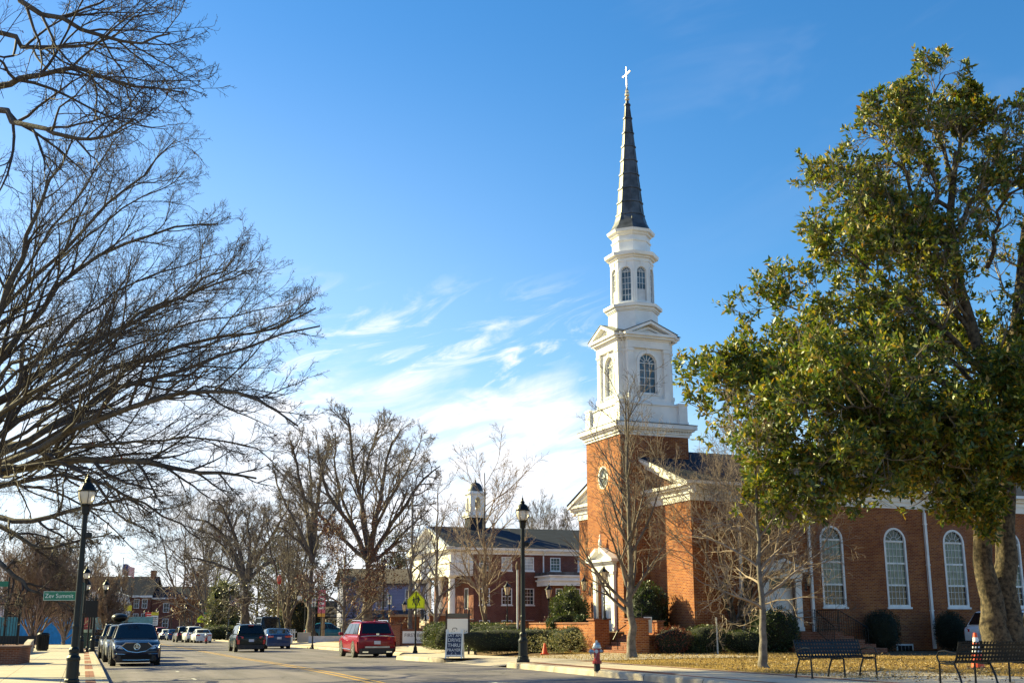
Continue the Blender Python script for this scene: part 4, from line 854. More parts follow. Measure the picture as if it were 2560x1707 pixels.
for md, px, Y, hg, rad, r0, sd, m1, m2, lb, kw in mids:
    kw = dict(dict(twig=.009), **kw); bare_tree('bare_tree', lb, D(px, Y), hg, rad, r0, sd, m1=m1, m2=m2, group='bare trees up the street', **kw)
def traced(label, Y, trunk, lims, radii, seed, **kw):
    b = D(trunk[0][0], Y); tk = [b + Vector((0, 0, -.1))] + [A(x, y, Y) for x, y in trunk[1:]]; r_ = np.random.default_rng(seed); P_ = [tk]
    for l in lims: dz = np.cumsum(r_.normal(size=len(l)) * 1.3); P_.append([tk[-1]] + [A(x, y, Y + d_) for (x, y), d_ in zip(l, dz)])
    return bare_tree('bare_tree', label, b, 12, 6, .4, seed, paths=P_, radii=radii, group='bare trees up the street', **kw)
traced('tallest rounded bare tree with thick trunk behind the red SUV', 84, [(919, 1600), (919, 1480), (922, 1405)],
       [[(914, 1314), (890, 1190), (876, 1080), (871, 1045)], [(938, 1314), (957, 1209), (971, 1130), (1000, 1075)], [(952, 1352), (1009, 1267), (1057, 1200), (1100, 1165)], [(962, 1381), (1028, 1314), (1080, 1270)], [(886, 1324), (828, 1248), (800, 1160), (795, 1110)], [(876, 1362), (809, 1295), (752, 1238), (715, 1195)], [(905, 1286), (914, 1171), (938, 1096), (952, 1055)], [(930, 1340), (975, 1250), (1025, 1160), (1050, 1110)], [(895, 1340), (850, 1230), (838, 1130), (840, 1080)]],
       [.52, .24, .24, .22, .17, .22, .18, .18, .16, .16], 24, m1=BARKD, m2=TWIG, fork=.25, n1=12, n2=7, n3=6, n4=3, up=.12, ang=(22, 55), twig=.0085, wig=.17, pl=.5)
traced('broad bare tree with forked dark trunk behind the black SUV and double lamp', 138, [(614, 1590), (612, 1505), (612, 1460)],
       [[(595, 1400), (560, 1340), (520, 1305), (475, 1295)], [(600, 1380), (575, 1310), (560, 1275), (545, 1250)], [(625, 1380), (620, 1310), (625, 1270)], [(640, 1400), (680, 1340), (705, 1295), (722, 1270)], [(650, 1420), (710, 1390), (760, 1370), (795, 1358)], [(590, 1430), (540, 1410), (490, 1395), (455, 1400)], [(630, 1390), (655, 1320), (665, 1265)], [(585, 1400), (540, 1350), (500, 1340)]],
       [.72, .34, .3, .26, .32, .28, .28, .24, .22], 21, m1=BARKD, m2=TWIG, fork=.25, n1=13, n2=7, n3=6, n4=3, up=.10, ang=(25, 60), twig=.012, wig=.18, pl=.5)
traced('slender tall bare tree just left of the tallest bare crown', 110, [(778, 1595), (778, 1480), (780, 1405)],
       [[(770, 1300), (750, 1200), (735, 1130), (728, 1100)], [(790, 1300), (800, 1200), (815, 1140), (822, 1100)], [(780, 1290), (775, 1180), (770, 1115)], [(755, 1340), (715, 1260), (690, 1200), (682, 1160)], [(800, 1340), (840, 1270), (865, 1220)], [(760, 1370), (720, 1330), (680, 1310)]],
       [.5, .26, .26, .22, .2, .18, .16], 23, m1=BARKD, m2=TWIG, fork=.25, n1=12, n2=7, n3=6, n4=3, up=.12, ang=(22, 55), twig=.010, wig=.17, pl=.45)
for px, Y, hg, rad, sd, lb in ((85, 92, 6.0, 4.6, 41, 'brown twiggy multi-stem shrub tree behind the trash can'), (268, 100, 5.4, 2.3, 42, 'russet twiggy shrub tree above the car roof box'), (160, 112, 6.2, 4.2, 43, 'twiggy shrub tree behind the sign post and lamps'), (40, 125, 6.5, 4.2, 44, 'twiggy shrub tree beside the columned porch')):
    bare_tree('crape_myrtle', lb, D(px, Y), hg, rad, .22, sd, fork=.12, n1=12, n2=8, n3=7, n4=2, m1=BARK, m2=mat('russet_twig', (.21, .15, .115), .9, var=.3), trunks=5, up=.3, ang=(18, 42), twig=.011, group='crape myrtles on the left', cat='shrub tree')
# street trees by the church
bare_tree('street_tree', 'bare street tree with round open crown left of the central lamp post', G(1210, 1620), 9.9, 3.4, .20, 51, fork=.30, n1=22, n2=7, n3=6, n4=3, m1=BARK, m2=TWIGL, up=.22, ang=(38, 66), twig=.0062, wig=.10)
bare_tree('street_tree', 'thin upright bare street tree in front of the white portico', G(1090, 1611), 10.6, 2.6, .2, 52, fork=.28, n1=16, n2=6, n3=4, n4=2, m1=BARK, m2=TWIG, up=.2, ang=(40, 70), twig=.006, wig=.1)
bare_tree('street_tree', 'bare street tree right behind the school crossing sign', G(1024, 1611), 11.5, 3.0, .22, 53, fork=.34, n1=16, n2=6, n3=4, n4=2, m1=BARK, m2=TWIG, up=.3, ang=(35, 60), twig=.007, wig=.1)
bare_tree('street_tree', 'tall slim bare tree in front of the brick church tower', G(1580, 1643), 10.3, 2.9, .2, 54, fork=.32, n1=26, n2=7, n3=5, n4=2, m1=BARK, m2=TWIG, up=.22, ang=(34, 60), twig=.0052, wig=.06)
bare_tree('street_tree', 'slim straight bare tree left of the first bench by the nave door', G(1912, 1668), 7.0, 2.5, .15, 55, fork=.42, n1=18, n2=7, n3=5, n4=2, m1=BARK, m2=TWIGL, up=.08, ang=(45, 75), twig=.0045, wig=.13)
bare_tree('crape_myrtle', 'bare multi-stem tree with pale bark at the church corner', G(1848, 1629), 7.4, 4.6, .22, 56, fork=.30, n1=12, n2=8, n3=7, n4=3, m1=BARKM, m2=TWIGL, trunks=5, up=.10, ang=(28, 60), twig=.0052, wig=.15)
# rust-leaved young oak
t, tips, A1 = bare_tree('young_oak', 'young oak still holding rust brown leaves above the red SUV', D(857, 80), 8.4, 3.4, .19, 61, fork=.28, n1=20, n2=7, n3=6, n4=2, m1=BARK, m2=TWIG, up=.1, ang=(45, 80), twig=.007)
q = tips.reshape(-1, 3); q = q[rng.choice(len(q), 5200)]; leaf_cloud('foliage', q + rng.normal(size=q.shape) * .1, rand_dirs(len(q)), .17, mat('rust_leaf', (.19, .062, .028), .7, c2=(.09, .03, .018), vs=2, isl=.6), t)
t, tips, A1 = bare_tree('beech_tree', 'small rust leaved beech on the far pavement beyond the parked cars', D(476, 205), 9.3, 4.3, .25, 62, fork=.1, n1=18, n2=7, n3=5, n4=2, m1=BARK, m2=TWIG, up=.2, ang=(30, 60), twig=.012)
q = tips.reshape(-1, 3); q = q[rng.choice(len(q), 4200)]; leaf_cloud('foliage', q + rng.normal(size=q.shape) * .2, rand_dirs(len(q)), .34, mat('copper_leaf', (.26, .11, .05), .7, c2=(.14, .06, .03), vs=2, isl=.5), t)
# ------------------------------------------------------------------ evergreen trees, hedges and shrubs
MAG = bpy.data.materials.new('magnolia_leaf'); MAG.use_nodes = True
_t = NT(MAG.node_tree); _b = MAG.node_tree.nodes['Principled BSDF']; _g = _t.n('ShaderNodeNewGeometry')
_t.l(_t.ramp(_g.outputs['Random Per Island'], [(0.0, (.025, .055, .012)), (.30, (.06, .10, .015)), (.55, (.13, .165, .022)), (.82, (.25, .235, .026)), (.94, (.33, .23, .03)), (1.0, (.19, .09, .02))]), _b.inputs['Base Color'])
_b.inputs['Roughness'].default_value = .46; _b.inputs['Specular IOR Level'].default_value = .5
def translucent(m, k, tint):
    """thin leaves let some of the sun through"""
    t = NT(m.node_tree); b = m.node_tree.nodes['Principled BSDF']; out = [n for n in m.node_tree.nodes if n.type == 'OUTPUT_MATERIAL'][0]
    tr = t.n('ShaderNodeBsdfTranslucent'); mx = t.n('ShaderNodeMixShader', _0=k); src = b.inputs['Base Color'].links[0].from_socket
    t.l(t.mix(1.0, src, tint, 'MULTIPLY'), tr.inputs[0]); t.l(b.outputs[0], mx.inputs[1]); t.l(tr.outputs[0], mx.inputs[2]); t.l(mx.outputs[0], out.inputs[0])
translucent(MAG, .30, (1.5, 1.45, .7))
def leafmat(name, stops, rough=.45):
    m = bpy.data.materials.new(name); m.use_nodes = True; t = NT(m.node_tree); b = m.node_tree.nodes['Principled BSDF']; g = t.n('ShaderNodeNewGeometry')
    t.l(t.ramp(g.outputs['Random Per Island'], stops), b.inputs['Base Color']); b.inputs['Roughness'].default_value = rough; translucent(m, .2, (1.3, 1.3, .8)); return m
HEDGE = leafmat('hedge_leaf', [(0, (.022, .038, .010)), (.5, (.05, .075, .018)), (.85, (.10, .12, .03)), (1, (.16, .15, .05))])
HOLLY = leafmat('holly_leaf', [(0, (.012, .024, .009)), (.6, (.028, .05, .016)), (1, (.06, .09, .03))], .35)
YEWD = leafmat('yew_leaf', [(0, (.006, .012, .006)), (1, (.02, .032, .014))], .6)
BRONZE = leafmat('bronze_leaf', [(0, (.035, .04, .012)), (.5, (.09, .08, .025)), (1, (.20, .13, .05))])
REDL = leafmat('nandina_leaf', [(0, (.09, .02, .015)), (.5, (.22, .05, .035)), (1, (.12, .09, .03))])
PALEG = leafmat('pale_shrub_leaf', [(0, (.10, .11, .05)), (.5, (.20, .19, .09)), (1, (.34, .28, .15))], .7)
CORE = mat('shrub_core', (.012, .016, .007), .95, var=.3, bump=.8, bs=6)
def magnolia():
    global rng
    rng = np.random.default_rng(77); B = D(2516, 38.5); B.z -= .05
    t = thing('magnolia_tree', 'big evergreen magnolia with mottled forked trunk behind the right bench', 'tree', tuple(B))
    Y0 = B.y; rel = lambda *q: [A(x + (18 if y > 700 else 6), y, Y) - B for x, y, Y in q]
    base = Vector((0, 0, 0))
    tr = [[base + Vector((-.32, 0, -.2))] + rel((2470, 1560, 38.4), (2462, 1490, 38.4), (2440, 1380, 38.3), (2446, 1200, 38.2), (2452, 980, 38.2), (2395, 760, 38.2), (2370, 560, 38.3), (2385, 380, 38.3)),
          [base + Vector((.25, .1, -.2))] + rel((2504, 1560, 38.6), (2496, 1490, 38.7), (2490, 1380, 38.8), (2500, 1180, 38.8), (2500, 1000, 38.8), (2530, 760, 38.8), (2560, 560, 39), (2590, 380, 39)),
          [base + Vector((.6, .3, -.2))] + rel((2560, 1540, 39), (2575, 1380, 39.3), (2590, 1200, 39.5), (2640, 950, 40), (2690, 700, 40), (2720, 520, 40))]
    P0, R0_, L0 = limbs(tr, [.47, .50, .30], [.09, .10, .07], 18, .03)
    R0_[:, 0] *= 1.5; R0_[:, 1] *= 1.18
    lb = [rel((2450, 1150, 38.2), (2330, 1075, 37.6), (2200, 1030, 37), (2050, 985, 36.6), (1900, 985, 36.3), (1800, 1010, 36)),
          rel((2450, 1050, 38.2), (2340, 960, 38.5), (2220, 880, 39), (2080, 850, 39.4), (1960, 880, 39.6)),
          rel((2440, 930, 38.2), (2350, 830, 37.6), (2250, 740, 37), (2150, 660, 36.7), (2080, 600, 36.6)),
          rel((2390, 740, 38.2), (2310, 620, 38.6), (2230, 510, 39), (2150, 450, 39.2), (2090, 440, 39.2)),
          rel((2370, 560, 38.3), (2320, 420, 38), (2260, 330, 38), (2240, 250, 38)),
          rel((2390, 400, 38.3), (2400, 310, 38.5), (2415, 240, 38.6)), rel((2370, 600, 38.3), (2450, 460, 38), (2500, 360, 37.8), (2520, 280, 37.8)),
          rel((2450, 1190, 38.2), (2330, 1140, 36), (2200, 1120, 34.8), (2075, 1118, 34), (1990, 1140, 33.6)),
          rel((2450, 1120, 38.2), (2370, 1080, 36.5), (2290, 1060, 35), (2230, 1100, 34.2)),
          rel((2452, 1220, 38.2), (2400, 1170, 41), (2310, 1140, 43), (2200, 1140, 44)),
          rel((2500, 1200, 38.8), (2540, 1100, 36.5), (2590, 1060, 35), (2660, 1080, 34)),
          rel((2512, 1240, 38.8), (2470, 1200, 37), (2430, 1200, 36), (2400, 1260, 35.5)),
          rel((2540, 740, 38.8), (2580, 640, 38), (2640, 560, 37.5), (2700, 540, 37)),
          rel((2520, 900, 38.8), (2590, 820, 37.5), (2660, 790, 36.5)), rel((2500, 1000, 38.8), (2440, 900, 41), (2380, 820, 42.5)),
          rel((2640, 950, 40), (2740, 860, 39), (2840, 830, 38))]
    lr_ = [.16, .14, .13, .12, .10, .08, .09, .13, .10, .12, .11, .09, .09, .08, .1, .1]
    for i, j, w in ((0, 1, .5), (1, 2, .5), (2, 3, .5), (3, 4, .5), (0, 7, .5), (7, 8, .4), (0, 1, .25), (4, 5, .5), (2, 4, .5), (3, 1, .35), (6, 12, .5), (8, 10, .5), (10, 13, .5), (3, 14, .4)):
        q = spline(lb[i], 6) * (1 - w) + spline(lb[j], 6) * w; q[1:] += np.cumsum(rng.normal(size=(5, 3)) * .3, 0); lb.append([Vector(p) for p in q]); lr_.append(.085)
    P1, R1, L1 = limbs(lb, lr_ or [.16, .14, .13, .12, .10, .08, .09, .13, .10, .12, .11, .09, .09, .08, .1, .1], .02, 14, .06)
    V, F = tubes([(P0, R0_, 18), (P1, R1, 7)]); V += np.stack([np.sin(V[:, 2] * 5 + V[:, 0] * 9), np.cos(V[:, 2] * 4.3 + V[:, 1] * 7), V[:, 2] * 0], 1) * .045 * np.clip(1 - V[:, 2:3] / 9, .15, 1); np_mesh('trunk', V, F, BARKM, t, True)
    A2 = grow(P1, R1, L1 * .40, 17, (.18, 1), (30, 70), (.55, .95), .6, 7, .14, .12, .014, .45)
    B2 = grow(P0[:, 9:], R0_[:, 9:], L0 * .22, 10, (.1, 1), (40, 80), (.6, .9), .35, 7, .14, .1, .014, .3)
    c2 = [np.concatenate([a, b]) for a, b in zip(A2, B2)]
    A3 = grow(*c2, 9, (.25, 1), (28, 65), (.40, .62), .6, 5, .16, .14, .009, .35)
    A4 = grow(*A3, 5, (.35, 1), (25, 60), (.45, .75), .7, 4, .15, .18, .006, .3)
    V, F = tubes([(c2[0], c2[1], 5), (A3[0], A3[1], 4), (A4[0], A4[1], 3)]); np_mesh('crown_branches', V, F, mat('magnolia_twig', (.22, .18, .13), .9, var=.4, vs=2), t)
    tips = A4[0][:, -1]; dirs = nrm(A4[0][:, -1] - A4[0][:, -2]); z = tips[:, 2] + B.z
    # bare at the very top and on some outer sprays, dense lower down
    keep = rng.uniform(size=len(tips)) < np.clip(1.02 - np.clip((z - 8.5) / 7.5, 0, 1) * .72, 0, 1)
    tips, dirs = tips[keep], dirs[keep]; tips2 = A4[0][keep][:, 2]; d2 = dirs
    TP = np.concatenate([tips, tips2 + rng.normal(size=tips2.shape) * .04]); DR_ = np.concatenate([dirs, d2]); n = 5
    pts = np.repeat(TP, n, 0) + rng.normal(size=(len(TP) * n, 3)) * .035; nd = nrm(np.repeat(DR_, n, 0) * .55 + rand_dirs(len(pts)) * .9 + np.array([0, 0, .12]))
    leaf_cloud('foliage', pts, nd, .215, MAG, t, .40, .3, .1)
magnolia()
def bush(name, label, loc, dims, n, leaf, m, cat='shrub', rz=0, seed=0, lumps=5, box=False, group=None, core=True, rough=.12, stem=False):
    """shrub: dark irregular core and a shell of separate leaves"""
    global rng
    rng = np.random.default_rng(seed + 900); t = thing(name, label, cat, tuple(loc), rz, group); dx, dy, dz = dims
    d = rand_dirs(n); ph = rng.uniform(0, 6.28, (lumps, 3)); fr = rng.uniform(1.2, 3.2, (lumps, 3))
    def wob(q): return 1 + rough * sum(np.sin(q[:, 0] * fr[i, 0] * 2 + ph[i, 0]) * np.sin(q[:, 1] * fr[i, 1] * 2 + ph[i, 1]) * np.sin(q[:, 2] * fr[i, 2] * 2 + ph[i, 2]) for i in range(lumps))
    def shell(q, k):
        if box: e = 5.0; r_ = (np.abs(q) ** e).sum(1) ** (-1 / e); p = q * r_[:, None]
        else: e = 2.5; p = q * ((np.abs(q) ** e).sum(1) ** (-1 / e))[:, None]
        p = p * (wob(p * np.array(dims) * .5) * k)[:, None]; return p * np.array([dx / 2, dy / 2, dz / 2]) + np.array([0, 0, dz / 2 - .02])
    k = rng.uniform(.80, 1.05, n) if not box else rng.uniform(.90, 1.03, n)
    pts = shell(d, k); ok = pts[:, 2] > .0; pts, dd = pts[ok], d[ok]
    leaf_cloud('foliage', pts, nrm(dd + np.array([0, 0, .25])), leaf, m, t, .55, .2, .55)
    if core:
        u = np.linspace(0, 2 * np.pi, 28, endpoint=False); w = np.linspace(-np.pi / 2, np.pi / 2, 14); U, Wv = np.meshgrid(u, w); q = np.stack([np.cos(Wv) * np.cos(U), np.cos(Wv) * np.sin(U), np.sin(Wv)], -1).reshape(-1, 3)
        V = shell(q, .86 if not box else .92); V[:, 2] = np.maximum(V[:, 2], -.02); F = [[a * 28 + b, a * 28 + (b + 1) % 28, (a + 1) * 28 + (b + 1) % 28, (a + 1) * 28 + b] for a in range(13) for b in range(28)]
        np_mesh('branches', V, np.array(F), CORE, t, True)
    return t
def CHP(lx, ly): x = 7.82 + .9272 * lx - .3746 * ly; y = 52 + .3746 * lx + .9272 * ly; return Vector((x, y, hz(x, y)))
ang22 = R(22)
bush('topiary_holly', 'dark egg shaped clipped holly under the first arched window right of the stairs', CHP(9.05, -.95), (1.55, 1.4, 1.75), 5200, .06, YEWD, seed=1, rough=.03, group='clipped hollies along the nave wall')
bush('topiary_holly', 'dark egg shaped clipped holly right of the downspout nearer the magnolia', CHP(12.9, -1.0), (1.4, 1.35, 1.7), 5200, .06, YEWD, seed=2, rough=.03, group='clipped hollies along the nave wall')
bush('holly_bush', 'large dense rounded bush beside the nave stairs', G(1950, 1632) + Vector((0, 1.0, 0)), (2.1, 1.9, 1.75), 7000, .075, HOLLY, seed=3, rough=.08)
bush('holly_shrub', 'tall dark shrub in the corner of the tower and the front wall', CHP(-1.1, 2.2), (1.7, 1.7, 2.9), 5200, .10, HOLLY, seed=4, rough=.12)
bush('camellia_shrub', 'tall glossy green shrub on the terrace left of the church door', CHP(-2.6, 7.2) + Vector((0, 0, .85)), (1.6, 1.5, 1.85), 4200, .10, HEDGE, seed=5, rough=.14)
bush('low_shrub', 'light green low shrub below the tall one left of the church door', CHP(-3.1, 6.3) + Vector((0, 0, .8)), (1.7, .8, .85), 2400, .09, HEDGE, seed=6, rough=.2)
bush('low_shrub', 'small green shrub at the foot of the church door frame', CHP(-3.1, 4.5) + Vector((0, 0, .8)), (.8, .7, .8), 1500, .09, HOLLY, seed=7, rough=.2)
bush('nandina_shrub', 'red leaved shrub behind the small hanging sign', CHP(-2.2, -1.9), (1.5, 1.2, 1.05), 2600, .07, REDL, seed=8, rough=.15)
bush('box_hedge', 'long clipped hedge along the foot of the sunlit church front', CHP(-1.35, .55 - 1.2), (1.1, 3.6, .82), 5200, .055, HEDGE, cat='hedge', rz=ang22, seed=9, box=True, rough=.05)
bush('box_bush', 'rounded hedge bush at the church corner', CHP(-.6, -1.9), (1.7, 1.4, 1.15), 3400, .055, HEDGE, seed=10, rough=.06)
bush('box_bush', 'low rounded bush left of the bare multi-stem tree', CHP(.9, -2.3), (1.9, 1.5, .95), 3000, .055, HEDGE, seed=11, rough=.06)
bush('clipped_hedge', 'front clipped dark hedge behind the orange cone', D(1345, 56.5), (7.2, 1.7, 1.0), 9500, .06, HEDGE, cat='hedge', seed=12, box=True, rough=.07, rz=R(-8))
bush('clipped_hedge', 'rounded end of the clipped hedge left of the brick pillar', D(1450, 54.4), (2.7, 1.6, 1.12), 4800, .06, HEDGE, cat='hedge', seed=13, rough=.06)
bush('clipped_hedge', 'rear lighter hedge below the terrace wall', D(1395, 60.5), (8.5, 1.3, 1.22), 8500, .07, HEDGE, cat='hedge', seed=14, box=True, rough=.08, rz=R(-6))
bush('clipped_hedge', 'bright sunlit hedge behind the folding sign board', D(1195, 63), (5.0, 2.0, 1.32), 8000, .08, HEDGE, cat='hedge', seed=15, box=True, rough=.09)
bush('clipped_hedge', 'sunlit hedge block at the end of the church name wall', D(1124, 68), (2.9, 2.0, 1.35), 5500, .08, HEDGE, cat='hedge', seed=16, box=True, rough=.09)
bush('variegated_shrub', 'pale leaved low shrub in front of the clipped hedge', D(1415, 53.0), (2.0, 1.0, .85), 1700, .07, PALEG, seed=17, rough=.25, core=False)
bush('variegated_shrub', 'pale low groundcover shrub at the foot of the bare round tree', D(1232, 57), (1.6, 1.0, .6), 1100, .07, PALEG, seed=18, rough=.25, core=False)
bush('variegated_shrub', 'thin pale shrub between the grey pole and the cone', D(1372, 54), (1.8, .9, .6), 1000, .07, PALEG, seed=19, rough=.25, core=False)
bush('rounded_shrub', 'dry brown rounded shrub beside the far planters', D(745, 122), (5.0, 3, 4.0), 4000, .16, BRONZE, seed=20, rough=.3)
bush('rounded_shrub', 'low clipped evergreen at the far corner beyond the white sedan', D(555, 156), (5.6, 3, 1.8), 3600, .13, HEDGE, seed=21, rough=.1)
bush('rounded_shrub', 'yellowish shrub behind the low clipped evergreen', D(552, 168), (5, 3, 3.6), 3600, .16, BRONZE, seed=22, rough=.2)
bush('cedar_tree', 'narrow yellow green cedar at the far street corner', D(556, 165), (4.2, 4, 7.5), 5200, .22, leafmat('cedar_leaf', [(0, (.06, .08, .012)), (1, (.18, .17, .03))]), cat='tree', seed=23, rough=.18)
bush('flower_bed', 'red flowering plants at the end of the brick sign wall', D(977, 80), (1.6, 1.2, 1.25), 1800, .09, REDL, seed=24, rough=.2)
bush('flower_bed', 'red flowers along the terrace wall behind the hedge', D(1372, 63), (2.2, .8, 1.45), 1400, .07, REDL, seed=25, rough=.2)
def evergreen(px, Y, hg, rad, seed, label, m, n=9000, leaf=.22):
    global rng
    t, tips, A1 = bare_tree('evergreen_tree', label, D(px, Y), hg, rad, .3, seed, fork=.12, n1=22, n2=7, n3=5, n4=0, m1=BARKD, m2=TWIGD, up=.12, ang=(50, 85), twig=.012)
    q = tips[:, 1:].reshape(-1, 3); q = q[rng.choice(len(q), n)]; leaf_cloud('foliage', q + rng.normal(size=q.shape) * .18, rand_dirs(n), leaf, m, t, .5, .2, .3)
DK = leafmat('dark_evergreen', [(0, (.02, .028, .012)), (.6, (.05, .055, .022)), (1, (.13, .10, .045))])
evergreen(992, 146, 11.8, 4.2, 71, 'dark evergreen tree behind the left end of the portico', DK)
evergreen(760, 128, 9.5, 5.2, 72, 'dark evergreen mass behind the parking sign', DK, 8000)
evergreen(640, 150, 9.0, 6.0, 73, 'shadowy evergreen behind the black van roof', DK, 7000, .26)
# leaf litter on the lawn under the magnolia and along the road
rng = np.random.default_rng(5)
def litter(name, n, fo, fs, size, m, dz=.012):
    o = fo(n); s = fs(n); P = np.array([(*xy(a, b), h_right(a, b) + dz) for a, b in zip(s, o)]); d = rand_dirs(n) * np.array([1, 1, .25])
    ob = leaf_cloud(name, P, nrm(d), size, m, None, .5, .2, .1); tag(ob, kind='stuff'); return ob
LIT = leafmat('dry_leaf', [(0, (.07, .04, .022)), (.5, (.19, .12, .06)), (.8, (.34, .23, .12)), (1, (.46, .36, .23))], .6)
litter('leaf_litter', 4800, lambda n: rng.uniform(9.2, 24, n), lambda n: rng.normal(-3.5, 4.0, n), .085, LIT)
litter('leaf_litter', 2200, lambda n: 12 + np.abs(rng.normal(0, 6, n)), lambda n: rng.uniform(-6, 14, n), .085, LIT)
GR = leafmat('dry_grass_blade', [(0, (.16, .10, .03)), (.6, (.36, .24, .085)), (1, (.48, .34, .14))], .8)
def grass(n, o0, o1, s0, s1, hh, m, zf):
    o = rng.uniform(o0, o1, n); s = rng.uniform(s0, s1, n); P = np.array([(*xy(a, b), zf(a, b) - .01) for a, b in zip(s, o)]); d = nrm(np.stack([rng.normal(0, .5, n), rng.normal(0, .5, n), np.ones(n)], 1))
    ob = leaf_cloud('dry_grass', P, d, hh, m, None, .16, .1, .05); tag(ob, kind='stuff')
grass(26000, 8.9, 21, -8, 16, .075, GR, h_right)
# ------------------------------------------------------------------ lamp posts, signs, benches, hydrant
LAMPG = mat('lamp_globe', (.82, .74, .64), .25, trans=.35, spec=.6)
def lamp_head(parent, loc, s=.84):
    o = bpy.data.objects.new('lantern', None); COL.objects.link(o); o.parent = parent; o.location = loc; o.scale = (s, s, s)
    m = MB(); m.lathe([(.11, -.02), (.12, .0), (.135, .20), (.155, .26), (.155, .28)], 14)
    m.lathe([(.272, .66), (.275, .70), (.25, .74), (.225, .80), (.17, .89), (.09, .95), (.075, .98), (.10, 1.0), (.06, 1.06), (.03, 1.12), (.045, 1.15), (.012, 1.2), (.004, 1.3)], 16)
    for k in range(6):
        a = k * math.pi / 3; m.tube([(r * math.cos(a), r * math.sin(a), z) for r, z in ((.15, .27), (.20, .35), (.255, .50), (.275, .60), (.268, .69))], .009, 4)
    m.build('lantern_cap', BLACK, o, smooth=False)
    MB().lathe([(.13, .28), (.19, .36), (.235, .48), (.25, .60), (.25, .68)], 18).build('globe', LAMPG, o, smooth=True); return o
def lamp_post(name, label, loc, hgt=5.3, heads=1, arm_rz=0, group='black street lamps', box=True, lean=0.0):
    t = thing(name, label, 'street lamp', tuple(loc), 0, group); hp = hgt - 1.1 if heads == 1 else hgt - 1.25
    m = MB(); m.lathe([(.21, -.05), (.21, .10), (.18, .12), (.18, .17), (.155, .20), (.15, .62), (.165, .64), (.165, .70), (.12, .76), (.11, .82), (.125, .84), (.125, .90), (.085, .96), (.082, 1.4), (.088, 1.42), (.088, 1.46), (.078, 1.5), (.066, hp - .5), (.062, hp)], 14)
    m.box(-.21, -.21, -.05, .21, .21, .05)
    m.build('post', GREENBLK, t)
    if box: m = MB(); m.box(.05, -.05, hp - .62, .19, .06, hp - .48); m.lathe([(.085, hp - .60), (.085, hp - .50)], 8, (.13, 0)); m.build('photocell_box', BLACK, t)
    if heads == 1: lamp_head(t, (0, 0, hp))
    else:
        m = MB(); c, s = math.cos(arm_rz), math.sin(arm_rz)
        for sg in (-1, 1): m.tube([(0, 0, hp - .1), (sg * .25 * c, sg * .25 * s, hp - .12), (sg * .5 * c, sg * .5 * s, hp + .02), (sg * .55 * c, sg * .55 * s, hp + .22)], .03, 6); lamp_head(t, (sg * .55 * c, sg * .55 * s, hp + .22), .78)
        m.lathe([(.06, hp), (.03, hp + .1), (.005, hp + .25)], 8); m.build('cross_arm', BLACK, t)
    return t
lamp_post('street_lamp', 'nearest tall lamp post on the left pavement crossing the green street sign', G(178, 1716), 5.35)
lamp_post('street_lamp', 'second lamp post on the left pavement just behind the street sign pole', G(201, 1632), 5.1)
lamp_post('street_lamp', 'tall central lamp post on the kerb corner by the church drive', G(1308, 1654.6), 5.45)
lamp_post('street_lamp', 'lamp post rising behind the red SUV roof', D(955, 96), A(955, 1387, 96).z - D(955, 96).z, box=False)
for px, Y, pt, lb, rz in ((233, 76, 1441, 'nearer twin headed lamp beyond the black sign board', .35), (226, 100, 1457, 'farther twin headed lamp half hidden beyond the black sign board', .3), (608, 138, 1444, 'twin headed lamp in front of the forked trunk above the black SUV', .2), (595, 152, 1463, 'second twin headed lamp close left of the forked trunk', .3)):
    lamp_post('double_street_lamp', lb, D(px, Y), A(px, pt, Y).z - D(px, Y).z, 2, rz, group='twin headed street lamps', box=False)
for px, Y, pt, lb in ((568, 150, 1459, 'lamp post beside the flag pole left of the black SUV'), (523, 171, 1490, 'lamp post at the rust leaved beech and yellow sign'), (496, 187, 1498, 'lamp post behind the far yellow school sign'), (459, 200, 1506, 'lamp post with only its pale head showing in the beech'), (426, 205, 1514, 'lamp post left of the rust leaved beech'), (389, 212, 1518, 'lamp post beside the far red sign'), (377, 222, 1526, 'far lamp in front of the mansion wing'), (368, 230, 1524, 'farthest lamp before the mansion wall'), (358, 234, 1522, 'far lamp head by the mansion chimney')):
    lamp_post('street_lamp', lb, D(px, Y), A(px, pt, Y).z - D(px, Y).z, box=False, group='distant street lamps')
def pier_lamp(px, py0, py1, Y, label):
    b = A(px, py0, Y); top = A(px, py1, Y); H = top.z - b.z
    t = thing('pillar_lantern', label, 'lantern post', tuple(b), 0, 'lantern posts by the church walls'); m = MB(); m.lathe([(.10, 0), (.10, .06), (.06, .1), (.055, .35), (.03, .42), (.028, H - .78)], 10); m.build('post', BLACK, t)
    o = bpy.data.objects.new('lantern', None); COL.objects.link(o); o.parent = t; o.location = (0, 0, H - .78)
    m = MB(); m.lathe([(.05, 0), (.10, .06), (.11, .08)], 6); m.lathe([(.215, .50), (.19, .53), (.07, .66), (.035, .70), (.03, .74), (.005, .80)], 6)
    for k in range(6): a = k * math.pi / 3; m.tube([(.105 * math.cos(a), .105 * math.sin(a), .08), (.19 * math.cos(a), .19 * math.sin(a), .5)], .012, 4)
    m.build('lantern_frame', BLACK, o); MB().lathe([(.095, .08), (.178, .5)], 6).build('glass', MT['lantern_glass'], o); return t
pier_lamp(1512, 1548, 1413, 51.2, 'black lantern on thin post on the brick pillar before the church door')
pier_lamp(1372.5, 1560, 1459, 60.5, 'lantern post above the hedge in front of the hall side entrance')
pier_lamp(1268, 1556, 1453, 64, 'lantern post behind the round bare tree by the hall windows')
pier_lamp(1010.5, 1553, 1500, 82, 'lantern on the sign wall pier left of the crossing sign')
pier_lamp(1063.5, 1551, 1498, 82, 'lantern on the sign wall pier right of the crossing sign')
